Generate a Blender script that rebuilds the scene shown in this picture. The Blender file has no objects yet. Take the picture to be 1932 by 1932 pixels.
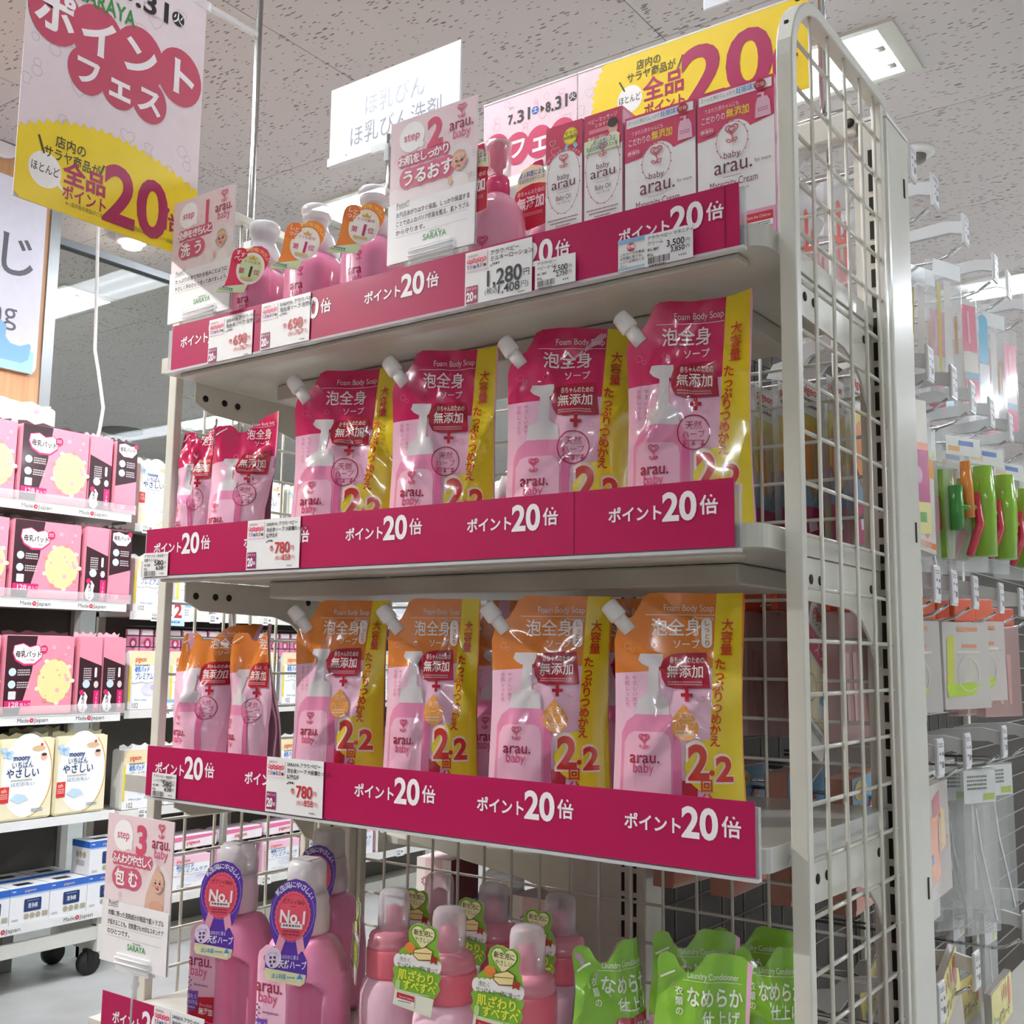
import bpy, bmesh, math, random
from mathutils import Vector, Matrix
from mathutils.geometry import tessellate_polygon
sc = bpy.context.scene; COL = sc.collection
pi = math.pi; sin = math.sin; cos = math.cos; Rd = math.radians

# ---------------------------------------------------------------- camera
YAW, PITCH, ROLL, FOC = Rd(35.768), Rd(7.362), Rd(.715), 2076.92
fw = Vector((-sin(YAW)*cos(PITCH), cos(YAW)*cos(PITCH), sin(PITCH)))
rt = fw.cross(Vector((0, 0, 1))).normalized(); up = rt.cross(fw)
r2 = rt*cos(ROLL)+up*sin(ROLL); u2 = up*cos(ROLL)-rt*sin(ROLL)
cd = bpy.data.cameras.new('camera'); cam = bpy.data.objects.new('camera', cd); COL.objects.link(cam)
cam.matrix_world = Matrix(((r2.x, u2.x, -fw.x, .37167), (r2.y, u2.y, -fw.y, -.97941), (r2.z, u2.z, -fw.z, 1.35), (0, 0, 0, 1)))
cd.sensor_width = 36; cd.lens = FOC/1932*36; cd.clip_start = .02; cd.clip_end = 60
sc.camera = cam
# ---------------------------------------------------------------- world, view, light levels
wd = bpy.data.worlds.new('world'); sc.world = wd; wd.use_nodes = True
wd.node_tree.nodes['Background'].inputs[0].default_value = (.95, .93, .9, 1)
wd.node_tree.nodes['Background'].inputs[1].default_value = .25
sc.view_settings.view_transform = 'Standard'; sc.view_settings.look = 'None'
sc.view_settings.gamma = 1; sc.view_settings.use_curve_mapping = False
sc.view_settings.exposure = 0.35
TUBE = 22.0            # radiance of the ceiling lamps' tubes and of the reflector pans made to glow
sc.cycles.use_denoising = True; sc.cycles.max_bounces = 8; sc.cycles.transparent_max_bounces = 24
sc.cycles.sample_clamp_indirect = 6; sc.cycles.caustics_reflective = False; sc.cycles.caustics_refractive = False

# ---------------------------------------------------------------- materials
MC = {}
def lin(h):
    h = h.lstrip('#'); o = []
    for i in (0, 2, 4):
        c = int(h[i:i+2], 16)/255
        o.append(c/12.92 if c <= .04045 else ((c+.055)/1.055)**2.4)
    return (*o, 1)
def mat(h, rough=.5, coat=0., metal=0., alpha=1., emit=0., bump=0., bscale=200., spec=.5):
    k = (h, rough, coat, metal, alpha, emit, bump, bscale, spec)
    if k in MC: return MC[k]
    m = bpy.data.materials.new('mat_%s' % h.lstrip('#')); m.use_nodes = True
    nt = m.node_tree; b = nt.nodes['Principled BSDF']
    b.inputs['Base Color'].default_value = lin(h); b.inputs['Roughness'].default_value = rough
    b.inputs['Metallic'].default_value = metal; b.inputs['Coat Weight'].default_value = coat
    b.inputs['Coat Roughness'].default_value = .08; b.inputs['Alpha'].default_value = alpha
    b.inputs['Specular IOR Level'].default_value = spec
    if emit:
        b.inputs['Emission Color'].default_value = lin(h); b.inputs['Emission Strength'].default_value = emit
    # faint grain in the colour, so that no surface is perfectly even
    n = nt.nodes.new('ShaderNodeTexNoise'); n.inputs['Scale'].default_value = 35; n.inputs['Detail'].default_value = 3
    hs = nt.nodes.new('ShaderNodeHueSaturation'); hs.inputs['Color'].default_value = lin(h)
    mr = nt.nodes.new('ShaderNodeMapRange'); mr.inputs['To Min'].default_value = .95; mr.inputs['To Max'].default_value = 1.05
    tc = nt.nodes.new('ShaderNodeTexCoord')
    nt.links.new(tc.outputs['Object'], n.inputs['Vector']); nt.links.new(n.outputs['Fac'], mr.inputs['Value'])
    nt.links.new(mr.outputs['Result'], hs.inputs['Value']); nt.links.new(hs.outputs['Color'], b.inputs['Base Color'])
    if bump:
        n2 = nt.nodes.new('ShaderNodeTexNoise'); n2.inputs['Scale'].default_value = bscale
        nt.links.new(tc.outputs['Object'], n2.inputs['Vector'])
        bp = nt.nodes.new('ShaderNodeBump'); bp.inputs['Strength'].default_value = bump; bp.inputs['Distance'].default_value = .002
        nt.links.new(n2.outputs['Fac'], bp.inputs['Height']); nt.links.new(bp.outputs['Normal'], b.inputs['Normal'])
    MC[k] = m; return m
def film(h='#ffffff', clear=.7, rough=.1):
    """thin clear or milky plastic: part see-through, part glossy"""
    k = ('film', h, clear, rough)
    if k in MC: return MC[k]
    m = bpy.data.materials.new('film_%s' % h.lstrip('#')); m.use_nodes = True; nt = m.node_tree
    b = nt.nodes['Principled BSDF']; o = nt.nodes['Material Output']
    b.inputs['Base Color'].default_value = lin(h); b.inputs['Roughness'].default_value = rough
    t = nt.nodes.new('ShaderNodeBsdfTransparent'); x = nt.nodes.new('ShaderNodeMixShader'); x.inputs[0].default_value = clear
    lw = nt.nodes.new('ShaderNodeLayerWeight'); lw.inputs[0].default_value = .3; fr = nt.nodes.new('ShaderNodeMath'); fr.operation = 'MULTIPLY'; fr.inputs[1].default_value = .6; nt.links.new(lw.outputs['Facing'], fr.inputs[0])
    ma = nt.nodes.new('ShaderNodeMath'); ma.operation = 'SUBTRACT'; ma.use_clamp = True; ma.inputs[0].default_value = clear
    nt.links.new(fr.outputs[0], ma.inputs[1]); nt.links.new(ma.outputs[0], x.inputs[0])
    nt.links.new(b.outputs[0], x.inputs[1]); nt.links.new(t.outputs[0], x.inputs[2]); nt.links.new(x.outputs[0], o.inputs['Surface'])
    MC[k] = m; return m
WHITE = mat('#eceae6', .45); PAINT = mat('#d9d8cb', .3, coat=.4); PAINT2 = mat('#cfcdc2', .38)
CHROME = mat('#c9c9c7', .16, metal=1); BLACK = mat('#1c1b1b', .6); SLOT = mat('#242019', .8); CLEAR = film('#f4f6f6', .82, .05)
FROST = film('#f4f3f5', .45, .2); STEEL = mat('#8b8c8b', .3, metal=1)
CRIMSON = '#ae0d50'

# ---------------------------------------------------------------- mesh helpers
class MB:
    def __init__(s): s.v = []; s.f = []; s.m = []; s.mt = []; s.sm = []
    def add(s, vs, fs, m, smooth=False):
        b = len(s.v); s.v += [tuple(v) for v in vs]
        if m not in s.mt: s.mt.append(m)
        i = s.mt.index(m)
        for f in fs: s.f.append([b+q for q in f]); s.m.append(i); s.sm.append(smooth)
        return s
    def box(s, x0, x1, y0, y1, z0, z1, m):
        v = [(x, y, z) for z in (z0, z1) for y in (y0, y1) for x in (x0, x1)]
        return s.add(v, [(0, 2, 3, 1), (4, 5, 7, 6), (0, 1, 5, 4), (2, 6, 7, 3), (0, 4, 6, 2), (1, 3, 7, 5)], m)
    def tube(s, pts, r, m, n=8, flat=1.):
        pts = [Vector(p) for p in pts]; vs = []; fs = []
        a = None
        for i, p in enumerate(pts):
            t = (pts[min(i+1, len(pts)-1)]-pts[max(i-1, 0)]).normalized()
            if a is None: a = t.orthogonal().normalized()
            a = (a-t*a.dot(t)).normalized(); b = t.cross(a)
            rr = r[i] if isinstance(r, (list, tuple)) else r
            for k in range(n):
                an = 2*pi*k/n; vs.append(p+a*cos(an)*rr+b*sin(an)*rr*flat)
        for i in range(len(pts)-1):
            for k in range(n):
                fs.append((i*n+k, i*n+(k+1) % n, (i+1)*n+(k+1) % n, (i+1)*n+k))
        fs.append(tuple(range(n))[::-1]); fs.append(tuple(range((len(pts)-1)*n, len(pts)*n)))
        return s.add(vs, fs, m, True)
    def lathe(s, prof, m, n=28, c=(0, 0, 0), sx=1., sy=1., sq=0.):
        vs = []; fs = []
        for r, z in prof:
            for k in range(n):
                an = 2*pi*k/n; ca, sa = cos(an), sin(an)
                g = 1.0
                if sq:                                   # squarish section
                    g = 1/((abs(ca)**(2+sq)+abs(sa)**(2+sq))**(1/(2+sq)))
                vs.append((c[0]+r*ca*g*sx, c[1]+r*sa*g*sy, c[2]+z))
        for i in range(len(prof)-1):
            for k in range(n): fs.append((i*n+k, i*n+(k+1) % n, (i+1)*n+(k+1) % n, (i+1)*n+k))
        if prof[0][0] > 1e-5: fs.append(tuple(range(n))[::-1])
        if prof[-1][0] > 1e-5: fs.append(tuple(range((len(prof)-1)*n, len(prof)*n)))
        return s.add(vs, fs, m, True)
    def prism(s, pts, fa, fb, m):
        """closed slab between two images of a flat outline"""
        n = len(pts); tr = tessellate_polygon([[Vector((p[0], p[1], 0)) for p in pts]])
        vs = [fa(*p) for p in pts]+[fb(*p) for p in pts]
        fs = [tuple(t) for t in tr]+[tuple(i+n for i in t)[::-1] for t in tr]+[(i, (i+1) % n, n+(i+1) % n, n+i) for i in range(n)]
        return s.add(vs, fs, m)
    def mesh(s, name):
        me = bpy.data.meshes.new(name); me.from_pydata(s.v, [], s.f)
        for m in s.mt: me.materials.append(m)
        me.polygons.foreach_set('material_index', s.m); me.polygons.foreach_set('use_smooth', s.sm)
        me.validate(); me.update(); return me
    def out(s, name, parent=None, bevel=0, loc=(0, 0, 0), fix=False):
        me = s.mesh(name)
        if fix:
            bm = bmesh.new(); bm.from_mesh(me); bmesh.ops.recalc_face_normals(bm, faces=bm.faces); bm.to_mesh(me); bm.free()
        o = link(name, me, parent, loc)
        if bevel:
            md = o.modifiers.new('bevel', 'BEVEL'); md.width = bevel; md.segments = 2; md.limit_method = 'ANGLE'
        return o
def link(name, data, parent=None, loc=(0, 0, 0), rz=0.):
    o = bpy.data.objects.new(name, data); COL.objects.link(o); o.parent = parent; o.location = loc; o.rotation_euler = (0, 0, rz); return o
def tag(o, label=None, cat=None, group=None, kind=None):
    for k, v in (('label', label), ('category', cat), ('group', group), ('kind', kind)):
        if v: o[k] = v
    return o
def thing(name, label, cat, loc=(0, 0, 0), rz=0., group=None, rx=0., ry=0.):
    o = link(name, None, None, loc); o.rotation_euler = (rx, ry, rz); o.empty_display_size = .02
    return tag(o, label, cat, group)
KIDS = {}
def kids(o): return [c for c in COL.objects if c.parent == o] if o.name not in KIDS else KIDS[o.name]
def dup(root, loc, rz=0., label=None, group=None, rx=0., ry=0., sc_=None):
    def cp(o, par):
        c = o.copy(); COL.objects.link(c); c.parent = par
        ks = kids(o); KIDS[o.name] = ks
        for k in ks: cp(k, c)
        return c
    r = cp(root, None); r.location = loc; r.rotation_euler = (rx, ry, rz)
    if sc_: r.scale = (sc_,)*3 if not isinstance(sc_, tuple) else sc_
    if label: r['label'] = label
    if group: r['group'] = group
    return r
ORD = 'first second third fourth fifth sixth seventh eighth ninth tenth eleventh twelfth thirteenth fourteenth fifteenth sixteenth'.split()

# ---------------------------------------------------------------- flat print: lettering and graphics as thin geometry
GC = {}
def glyphs(s, b=0.):
    k = (s, b)
    if k not in GC:
        c = bpy.data.curves.new('text', 'FONT'); c.body = s; c.resolution_u = 4; c.offset = b
        o = bpy.data.objects.new('text', c); m = o.to_mesh(); m.calc_loop_triangles()
        vs = [(v.co.x, v.co.y) for v in m.vertices]; tr = [tuple(t.vertices) for t in m.loop_triangles]
        GC[k] = (vs, tr, (max(v[0] for v in vs) if vs else .5)+.03)
        o.to_mesh_clear(); bpy.data.objects.remove(o); bpy.data.curves.remove(c)
    return GC[k]
def circ(cx, cy, rx, ry=None, n=24): return [(cx+rx*cos(2*pi*i/n), cy+(ry or rx)*sin(2*pi*i/n)) for i in range(n)]
def rrect(x, y, w, h, r, n=4):
    o = []
    for cx, cy, a in ((x+w-r, y+h-r, 0), (x+r, y+h-r, 90), (x+r, y+r, 180), (x+w-r, y+r, 270)):
        o += [(cx+r*cos(Rd(a+90*i/n)), cy+r*sin(Rd(a+90*i/n))) for i in range(n+1)]
    return o
class Art:
    """millimetre drawing, x to the right, y down; each shape lies on a layer"""
    def __init__(s, rough=.45, coat=0.): s.it = []; s.rough = rough; s.coat = coat; s.cache = {}; s.clip = None
    def M(s, c): return c if not isinstance(c, str) else mat(c, s.rough, s.coat)
    def raw(s, vs, tr, c, l): s.it.append((vs, tr, s.M(c), l)); return s
    def poly(s, pts, c, l=1):
        return s.raw(list(pts), [tuple(t) for t in tessellate_polygon([[Vector((p[0], p[1], 0)) for p in pts]])], c, l)
    def rect(s, x, y, w, h, c, l=1, r=0): return s.poly(rrect(x, y, w, h, r) if r else [(x, y), (x+w, y), (x+w, y+h), (x, y+h)], c, l)
    def ell(s, cx, cy, rx, ry=None, c='#ffffff', l=1, n=24): return s.poly(circ(cx, cy, rx, ry, n), c, l)
    def stroke(s, pts, w, c, l=2, close=False):
        if close: pts = list(pts)+[pts[0]]
        vs = []; n = len(pts)
        for i, p in enumerate(pts):
            if close and i in (0, n-1): a, b = pts[n-2], pts[1]
            else: a, b = pts[max(i-1, 0)], pts[min(i+1, n-1)]
            dx, dy = b[0]-a[0], b[1]-a[1]; d = math.hypot(dx, dy) or 1
            vs += [(p[0]-dy/d*w/2, p[1]+dx/d*w/2), (p[0]+dy/d*w/2, p[1]-dx/d*w/2)]
        return s.raw(vs, [t for i in range(n-1) for t in ((2*i, 2*i+1, 2*i+3), (2*i, 2*i+3, 2*i+2))], c, l)
    def ring(s, cx, cy, r, w, c, l=2, ry=None, n=28): return s.stroke(circ(cx, cy, r, ry, n), w, c, l, True)
    def text(s, t, x, y, h, c='#222222', l=3, b=0., al='l', w=None, rot=0., skew=0.):
        vs, tr, tw = glyphs(t, b); sx = h if not w else w/tw; W = tw*sx
        ox = x-(W/2 if al == 'c' else W if al == 'r' else 0); ca, sa = cos(rot), sin(rot); o = []
        for px, py in vs:
            qx = (px+skew*py)*sx+ox-x; qy = (.86-py)*h
            o.append((x+qx*ca-qy*sa, y+qx*sa+qy*ca))
        return s.raw(o, tr, c, l)
    def vtext(s, t, x, y, h, c, l=3, b=0., step=None):
        for i, ch in enumerate(t): s.text(ch, x, y+i*(step or h*1.05), h, c, l, b, 'c')
        return s
    def arc(s, t, cx, cy, r, a0, a1, h, c, l=3, b=0.):
        n = len(t)
        for i, ch in enumerate(t):
            a = Rd(a0+(a1-a0)*(i+.5)/n); vs, tr, tw = glyphs(ch, b); o = []
            for px, py in vs:
                qx = (px-tw/2)*h; rr = r+(py-.4)*h
                o.append((cx+rr*sin(a)+qx*cos(a), cy-rr*cos(a)+qx*sin(a)))
            s.raw(o, tr, c, l)
        return s
    def logo(s, x, y, k, c='#d2416c', l=3):
        """the heart-flower mark: spiral heart on a stem with two leaf loops"""
        ht = lambda q: [(x+k*q*sin(t)**3, y-k*q*.86*(13*cos(t)-5*cos(2*t)-2*cos(3*t)-cos(4*t))/16) for t in [2*pi*i/26 for i in range(26)]]
        s.stroke(ht(.56), k*.12, c, l, True); s.stroke(ht(.3)[3:24], k*.11, c, l)
        s.stroke([(x, y+k*.5), (x+k*.09, y+k*.72), (x+k*.02, y+k*1.08)], k*.11, c, l)
        for q in (-1, 1): s.stroke([(x+q*k*(.28+.24*cos(t)*.9), y+k*(.98-.13*sin(t)+q*0)-k*.1*cos(t)) for t in [2*pi*i/14 for i in range(14)]], k*.09, c, l, True)
        return s
    def arau(s, x, y, w, c='#a01a45', c2='#d8447c', l=3, baby=1):
        s.text('arau.', x, y, w*.52, c, l, .012, w=w)
        if baby: s.text('baby', x+w*.1, y+w*.36, w*.46, c2, l, .0, w=w*.72)
        return s
    def wave(s, x, y, w, rows, h, c='#4a3a3c', l=3, gap=1.5):
        """lines of small print too fine to read"""
        rnd = random.Random(int(x*7+y*3))
        for i in range(rows):
            q = x
            while q < x+w-h*.4:
                d = min(h*rnd.uniform(.5, 1.3), x+w-q); s.rect(q, y+i*h*gap, d*.8, h*.8, c, l); q += d+h*.15
        return s
    def bars(s, x, y, w, h, c='#333333', l=3):
        rnd = random.Random(5); q = x
        while q < x+w: d = rnd.choice((.4, .7, 1.1)); s.rect(q, y, d, h, c, l); q += d+rnd.choice((.4, .7, .9))
        return s
    def geo(s, cut=None, cuts=()):
        """one 2-D mesh of all shapes (layer kept as height), optionally cut on a grid so it can bend"""
        k = (cut, tuple(cuts))
        if k in s.cache: return s.cache[k]
        vs = []; fs = []; ms = []; mt = []
        for n_, (v, tr, m, l) in enumerate(s.it):
            l = l+min(.9/len(s.it), .03)*n_
            if m not in mt: mt.append(m)
            b = len(vs); vs += [(p[0], p[1], l) for p in v]; i = mt.index(m)
            for t in tr: fs.append([b+q for q in t]); ms.append(i)
        if cut:
            bm = bmesh.new(); bv = [bm.verts.new(v) for v in vs]
            for f, i in zip(fs, ms):
                try: q = bm.faces.new([bv[j] for j in f]); q.material_index = i
                except ValueError: pass
            x0 = min(v[0] for v in vs); x1 = max(v[0] for v in vs); y0 = min(v[1] for v in vs); y1 = max(v[1] for v in vs)
            for ax, a, b in ((0, x0, x1), (1, y0, y1)):
                q = a+cut
                while q < b-.2:
                    co = [0, 0, 0]; co[ax] = q; no = [0, 0, 0]; no[ax] = 1
                    bmesh.ops.bisect_plane(bm, geom=bm.verts[:]+bm.edges[:]+bm.faces[:], dist=1e-5, plane_co=co, plane_no=no); q += cut
            if s.clip: bmesh.ops.bisect_plane(bm, geom=bm.verts[:]+bm.edges[:]+bm.faces[:], dist=1e-5, plane_co=(0, s.clip, 0), plane_no=(0, 1, 0), clear_outer=True)
            bm.verts.index_update(); vs = [tuple(v.co) for v in bm.verts]
            fs = [[v.index for v in f.verts] for f in bm.faces]; ms = [f.material_index for f in bm.faces]; bm.free()
        s.cache[k] = (vs, fs, ms, mt); return s.cache[k]
    def out(s, name, parent, fn, cut=None, smooth=False):
        vs, fs, ms, mt = s.geo(cut)
        me = bpy.data.meshes.new(name); me.from_pydata([fn(*v) for v in vs], [], fs)
        for m in mt: me.materials.append(m)
        me.polygons.foreach_set('material_index', ms)
        if smooth: me.polygons.foreach_set('use_smooth', [True]*len(fs))
        me.update(); return link(name, me, parent)
EP = .00022
def face_y(x0, y, zt, e=EP):       # drawing on a plane facing -Y
    return lambda a, b, l: (x0+a/1000, y-(l+1)*e, zt-b/1000)
def face_x(x, y0, zt, e=EP):       # drawing on a plane facing +X
    return lambda a, b, l: (x+(l+1)*e, y0+a/1000, zt-b/1000)
# ================================================================ THE ROOM
CZ, FZ = 3.15, .25
def ceil_mat():
    m = bpy.data.materials.new('ceiling_board'); m.use_nodes = True; nt = m.node_tree; b = nt.nodes['Principled BSDF']; L = nt.links
    g = nt.nodes.new('ShaderNodeNewGeometry'); mp = nt.nodes.new('ShaderNodeMapping'); mp.inputs['Scale'].default_value = (26, 92, 1)
    n = nt.nodes.new('ShaderNodeTexNoise'); n.inputs['Scale'].default_value = 22; n.inputs['Detail'].default_value = 4
    ad = nt.nodes.new('ShaderNodeMixRGB'); ad.blend_type = 'ADD'; ad.inputs[0].default_value = .9
    v = nt.nodes.new('ShaderNodeTexVoronoi'); v.inputs['Scale'].default_value = 1
    n3 = nt.nodes.new('ShaderNodeTexNoise'); n3.inputs['Scale'].default_value = 9
    L.new(g.outputs['Position'], mp.inputs['Vector']); L.new(g.outputs['Position'], n.inputs['Vector']); L.new(g.outputs['Position'], n3.inputs['Vector'])
    L.new(mp.outputs['Vector'], ad.inputs[1]); L.new(n.outputs['Color'], ad.inputs[2]); L.new(ad.outputs[0], v.inputs['Vector'])
    mr = nt.nodes.new('ShaderNodeMapRange'); mr.inputs['From Min'].default_value = .3; mr.inputs['From Max'].default_value = .7
    mr.inputs['To Min'].default_value = .12; mr.inputs['To Max'].default_value = .3
    L.new(n3.outputs['Fac'], mr.inputs['Value'])
    lt = nt.nodes.new('ShaderNodeMath'); lt.operation = 'LESS_THAN'; L.new(v.outputs['Distance'], lt.inputs[0]); L.new(mr.outputs[0], lt.inputs[1])
    mx = nt.nodes.new('ShaderNodeMixRGB'); mx.inputs[1].default_value = lin('#dfd8d5'); mx.inputs[2].default_value = lin('#938a86')
    L.new(lt.outputs[0], mx.inputs[0]); L.new(mx.outputs[0], b.inputs['Base Color']); b.inputs['Roughness'].default_value = .9
    b.inputs['Specular IOR Level'].default_value = .1
    return m
CM = ceil_mat()
def floor_mat():
    m = bpy.data.materials.new('vinyl_floor'); m.use_nodes = True; nt = m.node_tree; b = nt.nodes['Principled BSDF']; L = nt.links
    g = nt.nodes.new('ShaderNodeNewGeometry'); n = nt.nodes.new('ShaderNodeTexNoise'); n.inputs['Scale'].default_value = 5; n.inputs['Detail'].default_value = 8
    c = nt.nodes.new('ShaderNodeValToRGB'); c.color_ramp.elements[0].position = .35; c.color_ramp.elements[1].position = .65
    c.color_ramp.elements[0].color = lin('#a9a9a5'); c.color_ramp.elements[1].color = lin('#bababa')
    L.new(g.outputs['Position'], n.inputs['Vector']); L.new(n.outputs['Fac'], c.inputs[0]); L.new(c.outputs[0], b.inputs['Base Color'])
    b.inputs['Roughness'].default_value = .35; return m
def wood_mat():
    m = bpy.data.materials.new('beech_veneer'); m.use_nodes = True; nt = m.node_tree; b = nt.nodes['Principled BSDF']; L = nt.links
    g = nt.nodes.new('ShaderNodeNewGeometry'); mp = nt.nodes.new('ShaderNodeMapping'); mp.inputs['Scale'].default_value = (14, 14, .7)
    n = nt.nodes.new('ShaderNodeTexNoise'); n.inputs['Scale'].default_value = 4; n.inputs['Detail'].default_value = 6
    c = nt.nodes.new('ShaderNodeValToRGB'); c.color_ramp.elements[0].position = .3; c.color_ramp.elements[1].position = .7
    c.color_ramp.elements[0].color = lin('#c08a5c'); c.color_ramp.elements[1].color = lin('#d3a274')
    L.new(g.outputs['Position'], mp.inputs['Vector']); L.new(mp.outputs[0], n.inputs['Vector']); L.new(n.outputs['Fac'], c.inputs[0])
    L.new(c.outputs[0], b.inputs['Base Color']); b.inputs['Roughness'].default_value = .45; return m
XA, XB, YA, YB = -9.5, 5.5, -5., 9.5
tag(MB().box(XA, XB, YA, YB, FZ-.1, FZ, floor_mat()).out('floor'), kind='structure')
ce = tag(MB().box(XA, XB, YA, YB, CZ+.012, CZ+.1, mat('#7d7670', .9)).out('ceiling'), kind='structure')
PX, PY = .92, .885
tm = MB().box(.0016, PX-.0016, .0016, PY-.0016, 0, .0115, CM).mesh('ceiling_tile')
for i in range(-8, 8):
    for j in range(-6, 9):
        x, y = -1.972+i*PX, 1.725+j*PY
        if x < XA-.2 or x > XB-.5 or y < YA or y > YB-.5: continue
        link('ceiling_tile', tm, ce, (x, y, CZ))
wm = mat('#d6d5d2', .7)
for n, b in (('wall_left', (XA-.1, XA, YA, YB)), ('wall_right', (XB, XB+.1, YA, YB)), ('wall_back', (XA, XB, YB, YB+.1)), ('wall_front', (XA, XB, YA-.1, YA))):
    tag(MB().box(*b, FZ, CZ+.012, wm).out(n), kind='structure')
# ---- recessed lamps
LAMP = mat('#f4f9ff', .5, emit=TUBE)
def lamp(x0, y0, n):
    t = thing('ceiling_light', 'long recessed fluorescent ceiling light '+n, 'ceiling light', (x0, y0, CZ), 0, 'recessed ceiling lights')
    W, D = 2.4, .315; f = MB()
    for a in ((0, W, 0, .022), (0, W, D-.022, D), (0, .05, .022, D-.022), (W-.05, W, .022, D-.022)): f.box(*a, -.009, -.0005, PAINT)
    f.out('frame', t); MB().box(.05, W-.05, .022, D-.022, -.0045, -.001, LAMP).out('glowing_pan', t)  # reflector pan behind the tubes, given a glow of its own
    for x in (.055, W/2, W-.085):
        for y in (.09, .2): MB().box(x, x+.03, y, y+.032, -.024, -.005, mat('#b5b3ac', .5)).out('socket', t, .003)
    for y in (.106, .216): MB().tube([(.08, y, -.0175), (W-.08, y, -.0175)], .012, LAMP, 8).out('tube', t)
    return t
LP = [(-2.87, 2.0, 'running behind the top shelf signs'), (-6.93, 2.0, 'seen through the grey glass partition'), (-6.93, 4.42, 'far beyond the left mesh panel'),
      (-.95, 4.42, 'at far right behind the hanging packs')]
for x0, y0, n in LP: lamp(x0, y0, n)
for i, (x0, y0) in enumerate(((-2.87, -.45), (-6.93, -.45), (1.2, 2.0), (-5.4, -2.9), (1.6, -3.6), (-5., 6.8), (-.95, 6.8), (3.1, 4.42))): lamp(x0, y0, 'outside the view, '+['over the shelf front', 'over the left aisle', 'right of the gondola', 'behind at left', 'behind at right', 'far back at left', 'far back in the middle', 'far back at right'][i])
# ---- smoke detector, downlight, round vents
t = thing('smoke_detector', 'round white smoke detector on the ceiling right of the mesh end panel', 'smoke detector', (-.65, 2.88, CZ))
MB().lathe([(.062, 0), (.062, -.012), (.05, -.02)], WHITE, 32).out('base', t); MB().lathe([(.034, -.02), (.03, -.04), (.001, -.042)], mat('#6b675f', .5), 24).out('sensor', t)
def spot(label, loc, aim=None, watts=0, size=40):
    t = thing('spot_light', label, 'ceiling light', loc)
    MB().lathe([(.07, 0), (.07, -.03), (.05, -.035)], WHITE, 28).out('rim', t); MB().lathe([(.05, -.03), (.04, -.055), (.001, -.07)], mat('#fff6e4', .5, emit=45.), 24).out('bulb', t)
    if aim:
        ld = bpy.data.lights.new('beam', 'SPOT'); ld.energy = watts; ld.spot_size = Rd(size); ld.spot_blend = .8; ld.shadow_soft_size = .035; ld.color = (1, .98, .96)
        lo = link('beam', ld, t, (0, 0, -.09)); lo.rotation_mode = 'QUATERNION'; lo.rotation_quaternion = (Vector(aim)-Vector(loc)).to_track_quat('-Z', 'Y')
spot('glowing ceiling spot lamp under the left yellow poster edge', (-3.70, 1.80, CZ))
spot('ceiling spot lamp aimed at the left end of the soap shelves, outside the view', (-2.5, -1.75, CZ), (-.95, 0, 1.25), 215, 38)
spot('ceiling spot lamp aimed at the pink pad rack, outside the view', (-1.9, .1, CZ), (-3.02, 1.15, 1.75), 150, 50)
for x, y, n in ((-7.49, 4.4, 'nearer'), (-9.0, 5.6, 'farther')):
    t = thing('ceiling_vent', 'round grey ceiling vent behind the glass, the %s of two' % n, 'vent', (x, y, CZ)); MB().lathe([(.17, 0), (.17, -.012), (.12, -.03), (.001, -.03)], mat('#6c6a66', .6), 32).out('grille', t)
# ---- baby room front: wood wall with sign, grey post, tinted glass
WX = -3.32
tag(MB().box(WX-.04, WX, -4, 1.19, FZ, CZ-.001, wood_mat()).out('wall_wood'), kind='structure')
tag(MB().box(WX-.04, WX+.006, 1.19, 1.232, FZ, CZ-.001, mat('#8f9190', .35, metal=.6)).out('trim_1'), kind='structure')
tag(MB().box(WX-.04, WX+.006, 1.232, 5.2, 2.848, 2.876, mat('#5f6263', .4, metal=.5)).out('trim_2'), kind='structure')
gm = bpy.data.materials.new('tinted_glass'); gm.use_nodes = True; nt = gm.node_tree; nt.nodes.remove(nt.nodes['Principled BSDF'])
g1 = nt.nodes.new('ShaderNodeBsdfTransparent'); g1.inputs[0].default_value = (.90, .93, .92, 1); g2 = nt.nodes.new('ShaderNodeBsdfGlossy'); g2.inputs['Roughness'].default_value = .02
gx = nt.nodes.new('ShaderNodeMixShader'); gx.inputs[0].default_value = .012
nt.links.new(g1.outputs[0], gx.inputs[1]); nt.links.new(g2.outputs[0], gx.inputs[2]); nt.links.new(gx.outputs[0], nt.nodes['Material Output'].inputs[0])
tag(MB().box(WX-.02, WX-.014, 1.232, 5.2, FZ, 2.848, gm).out('window_1'), kind='structure')
t = thing('baby_room_sign', 'white baby room sign with pale blue duck on the wood wall', 'sign', (WX, 0, 0))
b = MB(); b.prism(rrect(.55, 2.329, .613, .70, .03), lambda y, z: (.001, y, z), lambda y, z: (.018, y, z), mat('#e9e6f3', .4)); b.out('board', t)
a = Art(); a.text('じ', 418, 195, 175, '#56565e', 2, .012); a.text('ng', 418, 432, 118, '#5a5a62', 2, .0)
pts = [(0, 700)]+[(x, 628+14*sin(x/60.+2)) for x in range(0, 601, 20)]+[(600, 700)]
a.poly(pts, '#a9d6ec', 2)
dk = [(400, 570), (428, 562), (440, 532), (468, 528), (492, 546), (490, 585), (510, 605), (545, 608), (580, 592), (588, 600), (580, 650), (556, 668), (470, 668), (444, 645), (436, 615), (450, 590), (436, 578), (408, 578)]
a.poly(dk, '#86bbe2', 3); a.ell(455, 548, 5, 5, '#f4f4fa', 4)
a.out('lettering', t, lambda u, v, l: (.018+(l+1)*EP, .55+u/1000, 3.029-v/1000))
t = thing('cloud_sign', 'white cloud shaped board high on the wood wall left of the poster', 'sign', (WX, 0, 0))
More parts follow.
